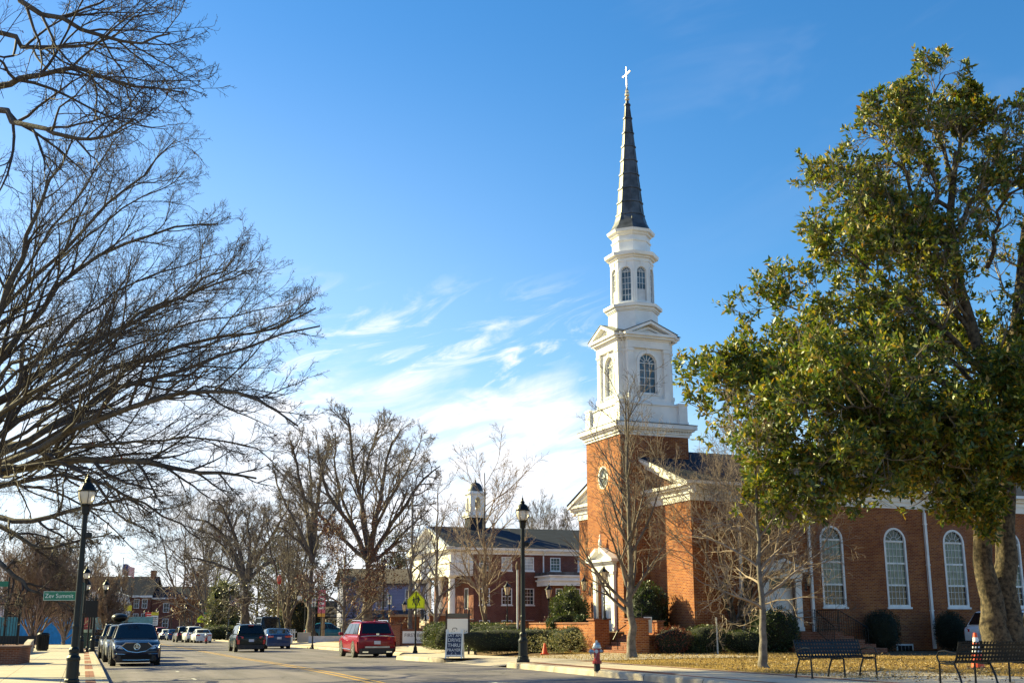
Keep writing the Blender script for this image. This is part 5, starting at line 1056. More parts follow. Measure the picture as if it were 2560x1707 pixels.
SIGNY = mat('sign_yellow', (.80, .88, .012), .45, spec=.3); INK = mat('sign_black', (.012, .012, .012), .5); SIGNW = mat('sign_white', (.74, .74, .72), .45); SIGNG = mat('sign_green', (.008, .17, .10), .4); SIGNB = mat('sign_blue', (.01, .08, .42), .4); SIGNR = mat('sign_red', (.45, .03, .03), .45); ALU = mat('sign_back', (.25, .25, .26), .5, .6)
def sign_post(parent, hgt, r=.045, base=True, m_=None, y=.03):
    m = MB(); 
    if base: m.lathe([(.13, -.03), (.13, .08), (.10, .12), (.085, .30), (.06, .34), (r, .38), (r, hgt), (r * .5, hgt + .05)], 10, (0, y))
    else: m.lathe([(r, -.05), (r, hgt)], 8, (0, y))
    return m.build('post', m_ or BLACK, parent)
def flat(parent, name, polys, m, y=0.0, th=.003):
    """thin marks raised on a sign face that looks along -y"""
    mb = MB()
    for p in polys: mb.ext([(a, y, b) for a, b in p], (0, -th, 0))
    return mb.build(name, m, parent)
def circ(cx, cz, r, n=14, a0=0, a1=360): return [(cx + r * math.cos(R(a0 + (a1 - a0) * i / n)), cz + r * math.sin(R(a0 + (a1 - a0) * i / n))) for i in range(n)]
def limb(x0, z0, x1, z1, w0, w1=None):
    w1 = w1 or w0; dx, dz = x1 - x0, z1 - z0; L = math.hypot(dx, dz); nx, nz = -dz / L, dx / L
    return [(x0 + nx * w0 / 2, z0 + nz * w0 / 2), (x0 - nx * w0 / 2, z0 - nz * w0 / 2), (x1 - nx * w1 / 2, z1 - nz * w1 / 2), (x1 + nx * w1 / 2, z1 + nz * w1 / 2)]
def school_sign(loc, rz, label, hgt=3.12, s=.92):
    t = thing('school_crossing_sign', label, 'road sign', tuple(loc), rz, 'yellow school crossing signs'); sign_post(t, hgt - .1, .045)
    z0 = hgt - s; P = lambda k: [(-s / 2 + k, z0 + k), (s / 2 - k, z0 + k), (s / 2 - k, z0 + s * .5 - k * .1), (0, z0 + s - k * 1.25), (-s / 2 + k, z0 + s * .5 - k * .1)]
    pl = MB(); pl.ext([(a, .0, b) for a, b in P(0)], (0, .006, 0)); plate = pl.build('sign_plate', SIGNY, t)
    m = MB(); ring(m, P(.022), P(.042), lambda a, z, d: (a, d, z), -.003, .0005); m.build('border', INK, plate)
    u = s; c = lambda pts: [(a * u * .86 + (.035 if sum(q_[0] for q_ in pts) > 0 else -.035) * u, z0 + (.44 + (b - .44) * .86) * u) for a, b in pts]; F = []
    # grown walker on the right
    F += [circ(.085, .735, .048), limb(.10, .68, .10, .43, .12, .095), limb(.09, .46, .045, .13, .075, .04), limb(.11, .46, .20, .15, .075, .04), limb(.045, .135, .075, .115, .03), limb(.19, .15, .235, .125, .03), limb(.07, .65, -.01, .52, .045, .03), limb(.14, .66, .20, .50, .045, .03), [(.15, .52), (.22, .55), (.25, .45), (.18, .41)]]
    # smaller walker on the left
    F += [circ(-.115, .655, .042), limb(-.105, .60, -.095, .38, .10, .13), limb(-.12, .40, -.185, .15, .06, .035), limb(-.085, .40, -.01, .16, .06, .035), limb(-.14, .57, -.215, .44, .036, .026), limb(-.07, .57, .0, .53, .036, .026), limb(-.215, .44, -.24, .425, .026), limb(-.185, .155, -.16, .14, .026), limb(-.01, .165, .02, .15, .026)]
    flat(plate, 'walking_figures', [c(p) for p in F], INK)
    return t
school_sign(D(1037.5, 62.5), R(2), 'yellow school crossing sign on a black post by the church name wall', 3.13, .90)
school_sign(D(500, 182), R(8), 'far yellow school crossing sign beyond the white sedan', A(500, 1536, 182).z - D(500, 182).z, 1.12)
def parking_sign(loc, label, hgt):
    t = thing('parking_sign', label, 'road sign', tuple(loc), R(5), 'reserved parking signs'); sign_post(t, hgt + .05, .05); z1 = hgt; m = MB(); m.box(-.17, -.004, z1 - .70, .17, .01, z1); pl = m.build('sign_plate', SIGNW, t)
    r_ = MB(); q = lambda k: [(-.17 + k, z1 - .70 + k), (.17 - k, z1 - .70 + k), (.17 - k, z1 - k), (-.17 + k, z1 - k)]; ring(r_, q(0), q(.028), lambda a, z, d: (a, d, z), -.008, -.003); r_.build('border', SIGNG, pl)
    flat(pl, 'blue_square', [[(-.085, z1 - .31), (.085, z1 - .31), (.085, z1 - .13), (-.085, z1 - .13)]], SIGNB, -.004)
    flat(pl, 'wheelchair_symbol', [circ(-.01, z1 - .155, .014, 8), limb(-.01, z1 - .17, .0, z1 - .235, .016), limb(.0, z1 - .235, .045, z1 - .235, .014), limb(.045, z1 - .235, .06, z1 - .285, .014)] + [limb(*circ(-.005, z1 - .25, .042, 10)[i], *circ(-.005, z1 - .25, .042, 10)[(i + 1) % 10], .011) for i in range(5, 10)], SIGNW, -.007)
    text('RESERVED\nPARKING', .05, pl, SIGNG, (0, -.006, z1 - .085 + .025), (R(90), 0, 0), .001); text('VAN\nACCESSIBLE', .05, pl, SIGNG, (0, -.006, z1 - .50), (R(90), 0, 0), .001)
    return t
parking_sign(D(781, 87), 'reserved parking sign on black post by the rust leaved tree', A(781, 1492, 87).z - D(781, 87).z)
parking_sign(D(971, 90), 'reserved parking sign in front of the lilac house', A(971, 1487, 90).z - D(971, 90).z)
# green street name blade on the left pavement, partly behind the nearest lamp
t = thing('street_name_sign', 'green street name sign on a black post behind the nearest lamp', 'street sign', tuple(G(188, 1688)), R(10)); sign_post(t, 2.72, .055, True, mat('post_green', (.012, .03, .028), .4))
m = MB(); m.box(-1.12, -.012, 2.22, -.06, .012, 2.50); pl = m.build('name_plate', SIGNG, t); m = MB(); q = lambda k: [(-1.12 + k, 2.22 + k), (-.06 - k, 2.22 + k), (-.06 - k, 2.50 - k), (-1.12 + k, 2.50 - k)]; ring(m, q(.008), q(.018), lambda a, z, d: (a, d, z), -.0135, -.011); m.build('border', SIGNW, pl)
text('Zev Summit', .185, pl, SIGNW, (-1.07, -.0125, 2.355), (R(90), 0, 0), .001, 'LEFT', sx=.92); m = MB(); m.box(-.012, -.5, 2.53, .012, .35, 2.75); m.build('cross_plate', SIGNG, t)
t = thing('street_name_sign', 'small green street sign on a black post at the left edge', 'street sign', tuple(D(11, 80)), R(10)); sign_post(t, 4.75, .06, False); MB().box(-1.3, -.012, 4.1, .05, .012, 4.45).build('name_plate', SIGNG, t)
t = thing('street_name_sign', 'far green street name sign between the yellow school sign and lamp', 'street sign', tuple(D(512, 178)), R(8)); sign_post(t, 3.9, .05, False); m = MB(); m.box(-.3, -.012, 3.45, 1.4, .012, 3.75); m.build('name_plate', SIGNG, t); m = MB(); m.ext([(-.9, -.02, 2.6), (.4, -.02, 2.6), (.4, -.02, 2.5), (.75, -.02, 2.7), (.4, -.02, 2.9), (.4, -.02, 2.8), (-.9, -.02, 2.8)], (0, .015, 0)); m.build('arrow_plate', ALU, t)
t = thing('street_name_sign', 'pale green street name sign in front of the dark trees by the utility pole', 'street sign', tuple(D(760, 112)), R(5)); sign_post(t, 4.0, .05, False); MB().box(-.1, -.012, 3.6, 1.0, .012, 3.85).build('name_plate', SIGNG, t); MB().box(-.75, -.02, 3.7, -.35, -.005, 4.1).build('square_plate', SIGNW, t)
t = thing('sign_board', 'square black back of a sign board on a thin post beyond the lamps', 'sign', tuple(D(220, 73.5)), R(6)); sign_post(t, 3.4, .05); MB().box(-.42, -.02, 2.05, .46, .0, 3.05).build('board', mat('board_black', (.006, .006, .007), .7), t)
t = thing('wayfinding_sign', 'far red sign with white lines beside the street end', 'sign', tuple(D(371, 205)), R(4)); sign_post(t, 4.2, .05, False); MB().box(-.75, -.02, 2.6, .75, .0, 4.3).build('red_board', SIGNR, t); MB().box(-.75, -.02, 1.9, .75, .0, 2.55).build('lower_board', SIGNW, t)
for k in range(4): MB().box(-.5, -.035, 2.85 + k * .34, .45 - .12 * (k % 2), -.021, 2.95 + k * .34).build('white_line', SIGNW, kids(t)[1])
t = thing('route_sign', 'far yellow and white route sign stack right of the red sign', 'sign', tuple(D(384, 203)), R(4)); sign_post(t, 4.3, .05, False); MB().box(-.6, -.02, 3.75, .6, .0, 4.25).build('yellow_plate', mat('yellow_plate', (.65, .55, .02), .5), t); MB().box(-.55, -.02, 2.1, .55, .0, 3.7).build('white_plate', SIGNW, t); MB().box(-1.0, -.02, 2.0, -.62, .0, 2.9).build('orange_plate', mat('orange_plate', (.6, .3, .04), .5), t)
for k in range(4): MB().box(-.4, -.035, 2.3 + k * .34, .4, -.021, 2.42 + k * .34).build('dark_line', INK, kids(t)[2])
t = thing('crossing_beacon', 'far small yellow sign under a green light before the white portico', 'sign', tuple(D(315, 170)), R(4)); sign_post(t, 5.2, .05, False); MB().box(-.55, -.02, 4.0, .55, .0, 4.8).build('yellow_plate', MT['yellow_plate'], t)
t = thing('banner_sign', 'pink sign board fixed beside the tan utility pole', 'sign', tuple(D(801, 106)), R(4)); sign_post(t, 4.2, .06, True); MB().box(-.32, -.02, 2.4, .32, .0, 4.4).build('pink_board', mat('pink_board', (.55, .12, .16), .5), t); MB().box(-.32, -.025, 2.1, .32, -.003, 2.38).build('orange_foot', MT['orange_plate'], t)
for k in range(4): MB().box(-.2, -.03, 2.75 + k * .38, .2, -.021, 2.95 + k * .38).build('white_mark', SIGNW, kids(t)[1])
# A-frame board
t = thing('sandwich_board', 'white A-frame sign with navy panel reading drive thru prayer on the kerb corner', 'A-frame sign', tuple(D(1136, 47.0)), R(-8)); HH = 1.12; t.scale = (.93, .93, .93)
def panel(m, y0, y1, yt):
    return None
m = MB(); sl_ = .26
for sg in (-1, 1):
    for x in (-.36, .30): m.ext([(x, sg * sl_, 0), (x + .06, sg * sl_, 0), (x + .06, sg * .03, HH), (x, sg * .03, HH)], (0, sg * .03, 0))
    for z in (.08, .98): f = 1 - z / HH; y = sg * (.03 + (sl_ - .03) * f); m.ext([(-.36, y, z), (.36, y, z), (.36, y - sg * .012, z + .06), (-.36, y - sg * .012, z + .06)], (0, sg * .028, 0))
m.box(-.37, -.05, 1.0, -.24, .05, HH + .04); m.box(.24, -.05, 1.0, .37, .05, HH + .04); m.build('frame', SIGNW, t)
ta = math.atan2(sl_ - .03, HH)
MB().ext([(-.30, -.262, .0 + .06), (.30, -.262, .06), (.30, -.056, 1.0), (-.30, -.056, 1.0)], (0, .01, 0)).build('navy_panel', mat('navy_panel', (.018, .03, .075), .55), t)
MB().ext([(-.30, .262, .06), (.30, .262, .06), (.30, .056, 1.0), (-.30, .056, 1.0)], (0, -.01, 0)).build('rear_panel', MT['navy_panel'], t)
np_ = [c for c in kids(t) if c.name.startswith('navy')][0]
for s_, z, sz in (('SAT AM', .905, .165), ('DRIVE', .72, .205), ('THRU', .515, .205), ('PRAYER', .325, .165)): y = -.056 - (1.0 - z) * (.206 / .94) - .016; text(s_, sz, np_, SIGNW, (0, y, z), (R(90) - math.atan2(.206, .94), 0, 0), .001)
flat(np_, 'road_mark', [limb(-.14, .09, -.06, .235, .03), limb(.14, .09, .06, .235, .03)], mat('faded_white', (.35, .37, .42), .6), -.262)
m = MB(); m.tube([(-.10, 0, HH), (-.10, 0, HH + .07), (-.07, 0, HH + .09), (.05, 0, HH + .09), (.08, 0, HH + .07), (.08, 0, HH)], .014, 6); m.build('handle', BLACK, t)
t = thing('notice_board', 'white notice board between two dark posts behind the A-frame sign', 'notice board', tuple(D(1142, 56.5)), R(-6)); m = MB(); [m.box(x, -.04, -.05, x + .08, .04, 1.95) for x in (-.56, .50)]; [m.lathe([(.05, 1.95), (.06, 2.0), (.02, 2.05)], 8, (x, 0)) for x in (-.52, .54)]; m.build('post', mat('brown_post', (.035, .022, .018), .7), t); MB().box(-.55, -.02, .75, .52, .0, 1.62).build('board', SIGNW, t); MB().box(-.47, -.02, 1.66, .49, .0, 1.86).build('header', mat('grey_header', (.10, .095, .08), .7), t)
# small hanging sign (its printed square code is left out)
t = thing('hanging_sign', 'small white sign hanging from a thin black stake by the church steps', 'sign', tuple(D(1604, 49.5)), R(-4)); m = MB(); m.lathe([(.022, -.05), (.022, 1.75), (.006, 1.83)], 8); m.tube([(0, 0, 1.52), (.42, 0, 1.52)], .014, 5); m.tube([(0, 0, 1.74), (.16, 0, 1.56)], .008, 4); m.build('stake', BLACK, t); MB().box(.07, -.012, .82, .40, .012, 1.46).build('panel', SIGNW, t)
# church name wall
t = thing('church_sign_wall', 'low brick wall with white church name panel behind the crossing sign', 'sign wall', tuple(D(1030, 77)), R(-3)); m = MB(); m.box(-1.75, -.2, -.3, -.75, .35, 1.22); m.box(-.75, -.05, -.3, 3.4, .25, .95); m.build('wall', BRKLOW, t); MB().box(-1.8, -.25, 1.22, -.7, .4, 1.28).box(-.7, -.1, .95, 3.4, .3, 1.01).build('coping', mat('brown_coping', (.14, .06, .04), .8, var=.2), t)
pl = MB().box(-.62, -.1, .12, 2.3, -.06, .86).build('name_panel', SIGNW, t); text('FIRST BAPTIST', .30, pl, mat('maroon_letter', (.05, .03, .045), .5), (-.50, -.105, .60), (R(90), 0, 0), .003, 'LEFT', sx=1.0); text('Weekday Preschool', .24, pl, MT['maroon_letter'], (.15, -.105, .28), (R(90), 0, 0), .003, 'LEFT')
t = thing('brick_pier_wall', 'stone capped brick pier wall carrying the two lanterns by the portico steps', 'garden wall', tuple(D(1040, 81.5)), R(8)); m = MB(); m.box(-1.75, 0, -.3, .2, .8, 1.72); m.box(.9, 0, -.3, 3.6, .8, 1.78); m.build('wall', BRK, t); MB().box(-1.85, -.08, 1.72, .28, .88, 1.88).box(.82, -.08, 1.78, 3.7, .88, 1.94).build('coping', mat('tan_stone', (.48, .33, .19), .8, var=.2), t)
# forecourt of the church: terrace wall, pillars, steps
fw = thing('forecourt_wall', 'low brick terrace wall with pillars in front of the church tower', 'garden wall', (7.82, 52, 0), R(22))
m = MB(); m.box(-3.75, 2.3, .1, -3.45, 22, 1.66); m.box(-2.5, -1.2, .1, -2.2, 1.75, 1.72); m.box(-3.75, -1.55, .1, -2.2, -1.21, 1.2); m.build('wall', BRK, fw); MB().box(-3.8, 2.3, 1.66, -3.4, 22, 1.72).box(-2.55, -1.25, 1.72, -2.15, 1.8, 1.78).build('coping', BRKLOW, fw)
m = MB(); m.box(-3.95, 1.7, .1, -3.25, 2.3, 1.80); m.box(-3.95, -1.85, .1, -3.25, -1.25, 1.80); m.box(-3.9, 9.6, .1, -3.3, 10.2, 1.75); m.build('pillar', BRK, fw); MB().box(-4.02, 1.63, 1.80, -3.18, 2.37, 1.87).box(-4.02, -1.92, 1.80, -3.18, -1.18, 1.87).box(-3.97, 9.53, 1.75, -3.23, 10.27, 1.82).build('pillar_cap', BRKLOW, fw)
m = MB()
for k in range(5): m.box(-3.7 + .26 * k, -1.2, .2, -3.44 + .26 * k if k < 4 else -2.5, 1.7, .58 + .155 * k)
m.build('steps', BRKLOW, fw); m = MB(); m.tube([(-3.8, .25, 1.0), (-3.6, .25, 1.35), (-2.6, .25, 1.95), (-2.45, .25, 1.9)], .022, 6); m.tube([(-3.6, .25, .6), (-3.6, .25, 1.35)], .02, 5); m.tube([(-2.6, .25, 1.2), (-2.6, .25, 1.95)], .02, 5); m.build('handrail', BLACK, fw)
tr_ = MB(); tr_.box(-3.45, 2.3, .1, -1.45, 22, 1.28); tag(tr_.build('terrace', SOIL, None, loc=(7.82, 52, 0), rot=(0, 0, R(22))), kind='structure')
MB_ = MB(); MB_.box(-1.75, 3.9, 1.05, -1.4, 7.6, 1.30); tag(MB_.build('path', BRKLOW, None, loc=(7.82, 52, .004), rot=(0, 0, R(22))), kind='structure')
# hydrants
RED = mat('hydrant_red', (.36, .012, .018), .4, var=.25, vs=8, coat=.3); SILV = mat('hydrant_silver', (.46, .48, .50), .35, .6, var=.25, vs=10)
def hydrant(loc, label, rz=0):
    t = thing('fire_hydrant', label, 'fire hydrant', tuple(loc), rz, 'fire hydrants'); MB().lathe([(.085, -.02), (.085, .185)], 16).build('base_pipe', BLACKM, t, smooth=False)
    m = MB(); m.lathe([(.125, .185), (.125, .215), (.09, .22), (.085, .24), (.085, .56), (.10, .575)], 16); m.lathe([(.125, .215), (.125, .24), (.1, .245)], 16); [m.lathe([(.014, .17), (.014, .26)], 6, (.11 * math.cos(a), .11 * math.sin(a))) for a in np.arange(0, 6.28, .785)]; m.build('barrel', RED, t)
    m = MB(); m.lathe([(.125, .575), (.125, .615), (.105, .62), (.10, .66), (.075, .705), (.03, .725), (.028, .775), (.0, .78)], 16); m.build('bonnet', SILV, t)
    m = MB(); P = lambda ax, r0, d0, d1, z: [[(ax[0] * d + -ax[1] * r0 * math.cos(q), ax[1] * d + ax[0] * r0 * math.cos(q), z + r0 * math.sin(q)) for q in np.arange(0, 6.28, 6.2832 / 12)] for d in (d0, d1)]
    for ax, r0, d1, z in (((-1, 0), .07, .19, .48), ((0, -1), .05, .15, .50), ((1, 0), .05, .13, .50)):
        m.loft(P(ax, r0 * .8, .05, d1 * .75, z)); m.loft(P(ax, r0, d1 * .75, d1, z)); m.loft(P(ax, .018, d1, d1 + .03, z))
    m.build('nozzle_cap', SILV, t); m = MB(); m.tube([(-.16, -.03, .42), (-.12, -.10, .31), (-.03, -.14, .33), (0, -.14, .45)], .007, 4); m.build('chain', GALV, t); return t
hydrant(G(1493, 1675), 'red fire hydrant with silver cap and black base on the near kerb', R(-8))
o = hydrant(D(516, 124), 'far red hydrant beside the white sedan', 0); o.scale = (1.35,) * 3
# cones
ORG = mat('cone_orange', (.75, .075, .012), .5); REFL = mat('cone_white', (.72, .72, .74), .35)
def cone(loc, label, H, bands, r=.13):
    t = thing('traffic_cone', label, 'traffic cone', tuple(loc), 0, 'orange traffic cones'); m = MB(); m.lathe([(r, .03), (r * .28, H - .01), (r * .2, H)], 16); m.build('cone_body', ORG, t); MB().box(-r * 1.35, -r * 1.35, -.02, r * 1.35, r * 1.35, .03).build('base', BLACKM if bands else ORG, t)
    for a, b in bands: q = lambda z: r + (r * .28 - r) * (z - .03) / (H - .04) + .003; MB().lathe([(q(a), a), (q(b), b)], 16, cap=False).build('reflective_band', REFL, t)
    return t
cone(D(1360, 52.2), 'small plain orange cone on the grass by the clipped hedge', .46, [], .13); cone(D(2434, 32.5), 'tall orange cone with two white bands behind the right bench', .92, [(.42, .57), (.66, .80)], .17)
# benches of black strap metal
def bench(loc, rz, label):
    t = thing('park_bench', label, 'bench', tuple(loc), rz, 'black strap metal benches'); Lh = .93
    prof = [(-.30, .435), (-.27, .452), (-.20, .448), (-.08, .43), (.04, .42), (.12, .43), (.17, .47), (.205, .55), (.24, .66), (.27, .77), (.295, .83), (.31, .835)]   # y, z: seat front -> back top
    pp = spline([(0, y, z) for y, z in prof], 40); m = MB()
    d = np.concatenate([[0], np.cumsum(np.linalg.norm(np.diff(pp, axis=0), axis=1))]); tot = d[-1]; at = lambda s: (float(np.interp(s, d, pp[:, 1])), float(np.interp(s, d, pp[:, 2])))
    def strapx(sa, sb, mm): (y0, z0), (y1, z1) = at(sa), at(sb); mm.ext([(-Lh, y0, z0), (-Lh, y1, z1), (-Lh, y1, z1 + .004), (-Lh, y0, z0 + .004)], (2 * Lh, 0, 0))
    seat, back = MB(), MB(); bend = float(np.interp(.47, pp[20:, 2], d[20:])); pitch = .080; n_ = int(tot / pitch)
    for k in range(n_ + 1): s = k * tot / n_; strapx(max(0, s - .021), min(tot, s + .021), seat if s < bend else back)
    nx = 22; xs = [-Lh + 2 * Lh * i / nx for i in range(nx + 1)]
    for mm, s0, s1 in ((seat, 0, bend), (back, bend, tot)):
        for x in xs:
            ss_ = np.linspace(s0, s1, 14); P_ = [at(s) for s in ss_]; r = [[(x - .022, y, z + .006), (x + .022, y, z + .006), (x + .022, y, z + .010), (x - .022, y, z + .010)] for y, z in P_]; mm.loft(r)
    seat.build('seat', BLACK, t); back.build('backrest', BLACK, t)
    for x in (-Lh, 0.0, Lh):
        f = MB(); f.tube([(x, -.29, .0), (x, -.275, .42), (x, -.1, .415), (x, .12, .41)] + ([(x, .19, .5), (x, .305, .84)] if x else []), .021, 8); f.tube([(x, .13, .42), (x, .24, .2), (x, .30, .0)], .021, 8); f.lathe([(.035, 0), (.035, .02)], 8, (x, -.29)); f.lathe([(.035, 0), (.035, .02)], 8, (x, .30)); f.build('leg_frame', BLACK, t)
        if x: f = MB(); f.tube([(x, -.275, .43), (x, -.33, .54), (x, -.27, .645), (x, -.1, .665), (x, .1, .63), (x, .235, .6)], .017, 8); f.build('armrest', BLACK, t)
    return t
b1 = (G(2037, 1695) + G(2146, 1681)) / 2; b1 = D(2082, 28.2); bench(b1, R(25), 'black strap metal bench facing the street left of the magnolia')
b2 = D(2452, 24.6); bench(b2, R(24 + 180), 'black strap metal bench seen from behind at the right edge')
# poles, flags
def flag(px, Y, py_top, py_fl, label, s=1.0):
    b = D(px, Y); top = A(px, py_top, Y); t = thing('flag_pole', label, 'flag pole', tuple(b), 0, 'flag poles'); H = top.z - b.z; MB().lathe([(.09 * s, -.1), (.05 * s, H), (.11 * s, H + .05), (.11 * s, H + .15), (0, H + .22)], 8).build('pole', mat('pale_pole', (.62, .62, .62), .4, .3), t)
    z1 = A(px, py_fl, Y).z - b.z; w, hh = 2.4 * s, 1.45 * s; nx, ny = 12, 13
    def pt(i, j): u = i / nx; return (w * u * .72, .22 * math.sin(u * 6) * s, z1 - hh * j / ny - .55 * u * u * s + .10 * math.sin(u * 7 + j * .2) * s)
    mr, mw, mbl = MB(), MB(), MB()
    for j in range(ny):
        for i in range(nx):
            q = [pt(i, j), pt(i + 1, j), pt(i + 1, j + 1), pt(i, j + 1)]; (mbl if (i < 5 and j < 7) else (mr if j % 2 == 0 else mw)).add(q, [(0, 1, 2, 3)])
    f = mr.build('flag', mat('flag_red', (.50, .03, .04), .7), t); mw.build('white_stripe', SIGNW, f); mbl.build('canton', mat('flag_blue', (.03, .05, .22), .7), f); return t
flag(295, 215, 1396, 1410, 'flag pole with American flag above the mansion roof', 1.25); flag(569, 156, 1476, 1489, 'flag pole with American flag left of the forked trunk', .8)
TANW = mat('pole_wood', (.27, .20, .13), .9, var=.3, vs=4)
for px, Y, pt, r, lb, m_ in ((806, 108, 1500, .17, 'thick tan wooden pole beside the pink sign', TANW), (692, 116, 1460, .11, 'slim pale pole with small red lantern behind the black van', TANW), (1293, 60, 1423, .07, 'thin weathered pale post right behind the central lamp post', GALV), (1790, 49, 1542, .035, 'thin grey metal post left of the multi-stem tree', GALV)):
    b = D(px, Y); top = A(px, pt, Y); t = thing('utility_pole', lb, 'pole', tuple(b)); MB().lathe([(r, -.2), (r * .85, top.z - b.z)], 10).build('shaft', m_, t)
    if px == 1293: MB().lathe([(r * 1.4, top.z - b.z), (r * 1.4, top.z - b.z + .25), (r * .6, top.z - b.z + .4)], 8).box(-.14, -.14, -.1, .14, .14, .22).build('cap', mat('rusty_iron', (.10, .065, .04), .8, var=.3), t)
    if px == 692: MB().lathe([(.12, 0), (.22, .3), (.2, .7), (.05, .9)], 8).build('red_lantern', SIGNR, t, loc=(0, 0, top.z - b.z))
# left pavement: low brick wall with fence, bin, bench, planter wall, painted hoarding
t = thing('brick_planter_wall', 'low brick planter wall with dark coping at the lower left edge', 'garden wall', tuple(D(10, 48)), R(14)); m = MB(); m.box(-6, 0, -.2, .62, 3.2, .62); m.box(-3.4, -.06, -.2, -2.9, 0, .62); m.build('wall', BRKLOW, t); MB().box(-6.05, -.1, .62, .68, 3.25, .70).build('coping', MT['brown_coping'], t)
t = thing('iron_fence', 'black iron fence panel standing behind the low brick planter wall', 'fence', tuple(D(6, 58)), R(10)); m = MB(); railing(m, [(-4, 0, .6), (.7, 0, .6)], 1.9, .13, .02); m.box(.66, -.05, 0, .76, .05, 2.6); m.build('panel', BLACK, t)
t = thing('litter_bin', 'black round litter bin on the left pavement past the grass', 'bin', tuple(D(109, 80))); m = MB(); m.lathe([(.32, 0), (.34, .1), (.36, .95), (.40, .98), (.40, 1.05), (.3, 1.15), (.28, 1.15)], 16); [m.tube([(.365 * math.cos(a), .365 * math.sin(a), .08), (.375 * math.cos(a), .375 * math.sin(a), .95)], .018, 4) for a in np.arange(0, 6.28, .35)]; m.build('bin_body', BLACK, t)
t = thing('concrete_ramp_wall', 'sloping concrete wall edge between grass and plaza on the left', 'wall', tuple(D(78, 72)), R(19.5)); MB().ext([(-.3, -7, -.1), (-.3, 4, -.1), (-.3, 4, .75), (-.3, 0, .62), (-.3, -7, .06)], (.35, 0, 0)).build('wall', CONC2, t)
t = thing('plaza_seat', 'dark plaza bench beyond the planter wall on the left', 'bench', tuple(D(42, 78)), R(10)); m = MB(); m.box(-1.2, 0, .42, 1.1, .5, .5); m.box(-1.2, .45, .5, 1.1, .52, .95); [m.box(x, .05, 0, x + .08, .45, .42) for x in (-1.1, 0, .95)]; m.build('seat', BLACKM, t)
t = thing('hoarding', 'bright blue painted hoarding with red and teal ends across the left plaza', 'hoarding', tuple(D(170, 118)), R(4)); z1 = 2.55
for x0, x1, c, nme in ((-7.5, -4.9, (.06, .30, .32), 'teal_panel'), (-4.85, .5, (.02, .30, .62), 'blue_panel'), (.55, 2.2, (.45, .06, .06), 'red_panel'), (2.25, 8, (.20, .42, .40), 'teal_panel')): MB().box(x0, 0, .0, x1, .1, z1).build(nme, mat(nme + ('b' if x0 > 2 else ''), c, .6, var=.2), t)
t = thing('green_dumpster', 'dark green dumpster bin behind the lamps on the left pavement', 'bin', tuple(D(212, 84))); m = MB(); m.box(-.55, -.4, .1, .55, .4, 1.15); m.ext([(-.6, -.45, 1.15), (-.6, .45, 1.15), (-.6, .45, 1.35)], (1.2, 0, 0)); m.build('bin_body', mat('bin_green', (.01, .035, .02), .6), t)
t = thing('planter_box', 'pale square planter box with white fence behind the blue sedan', 'planter', tuple(D(757, 108)), R(4)); MB().box(-.5, 0, 0, .6, .8, .85).build('box', mat('pale_planter', (.55, .48, .38), .8), t); m = MB(); [m.box(x, .2, .1, x + .09, .24, 1.15) for x in np.arange(-3.2, -.7, .17)]; m.box(-3.3, .24, .3, -.6, .28, .4); m.box(-3.3, .24, .85, -.6, .28, .95); m.build('picket_fence', SIGNW, t)
t = thing('retaining_wall', 'low pale concrete wall in front of the cottage', 'wall', tuple(D(800, 104)), R(4)); MB().box(-1.0, 0, -.1, 5.8, .3, .5).build('wall', mat('pale_wall', (.62, .58, .56), .8, var=.1), t)
t = thing('patio_fence', 'black mesh fence before the cottage porch', 'fence', tuple(D(820, 107)), R(4)); m = MB(); railing(m, [(-1.2, 0, .9), (4.5, 0, .9)], 1.1, .16, .016); m.build('panel', BLACK, t)
for k, (za, zb) in enumerate(((5.6, 5.9), (6.2, 6.4), (5.0, 5.4))):
    P_ = D(-30, 105); Q_ = D(90, 130); m = MB(); m.tube([(P_.x, P_.y, za + 3), ((P_.x + Q_.x) / 2, (P_.y + Q_.y) / 2, (za + zb) / 2 + 2.6), (Q_.x, Q_.y, zb + 3)], .02, 4); tag(m.build('power_line', BLACKM), ('uppermost', 'middle', 'lowest')[[1, 0, 2].index(k)] + ' thin power line at the left edge above the columned porch', 'power line', 'power lines at the left edge')
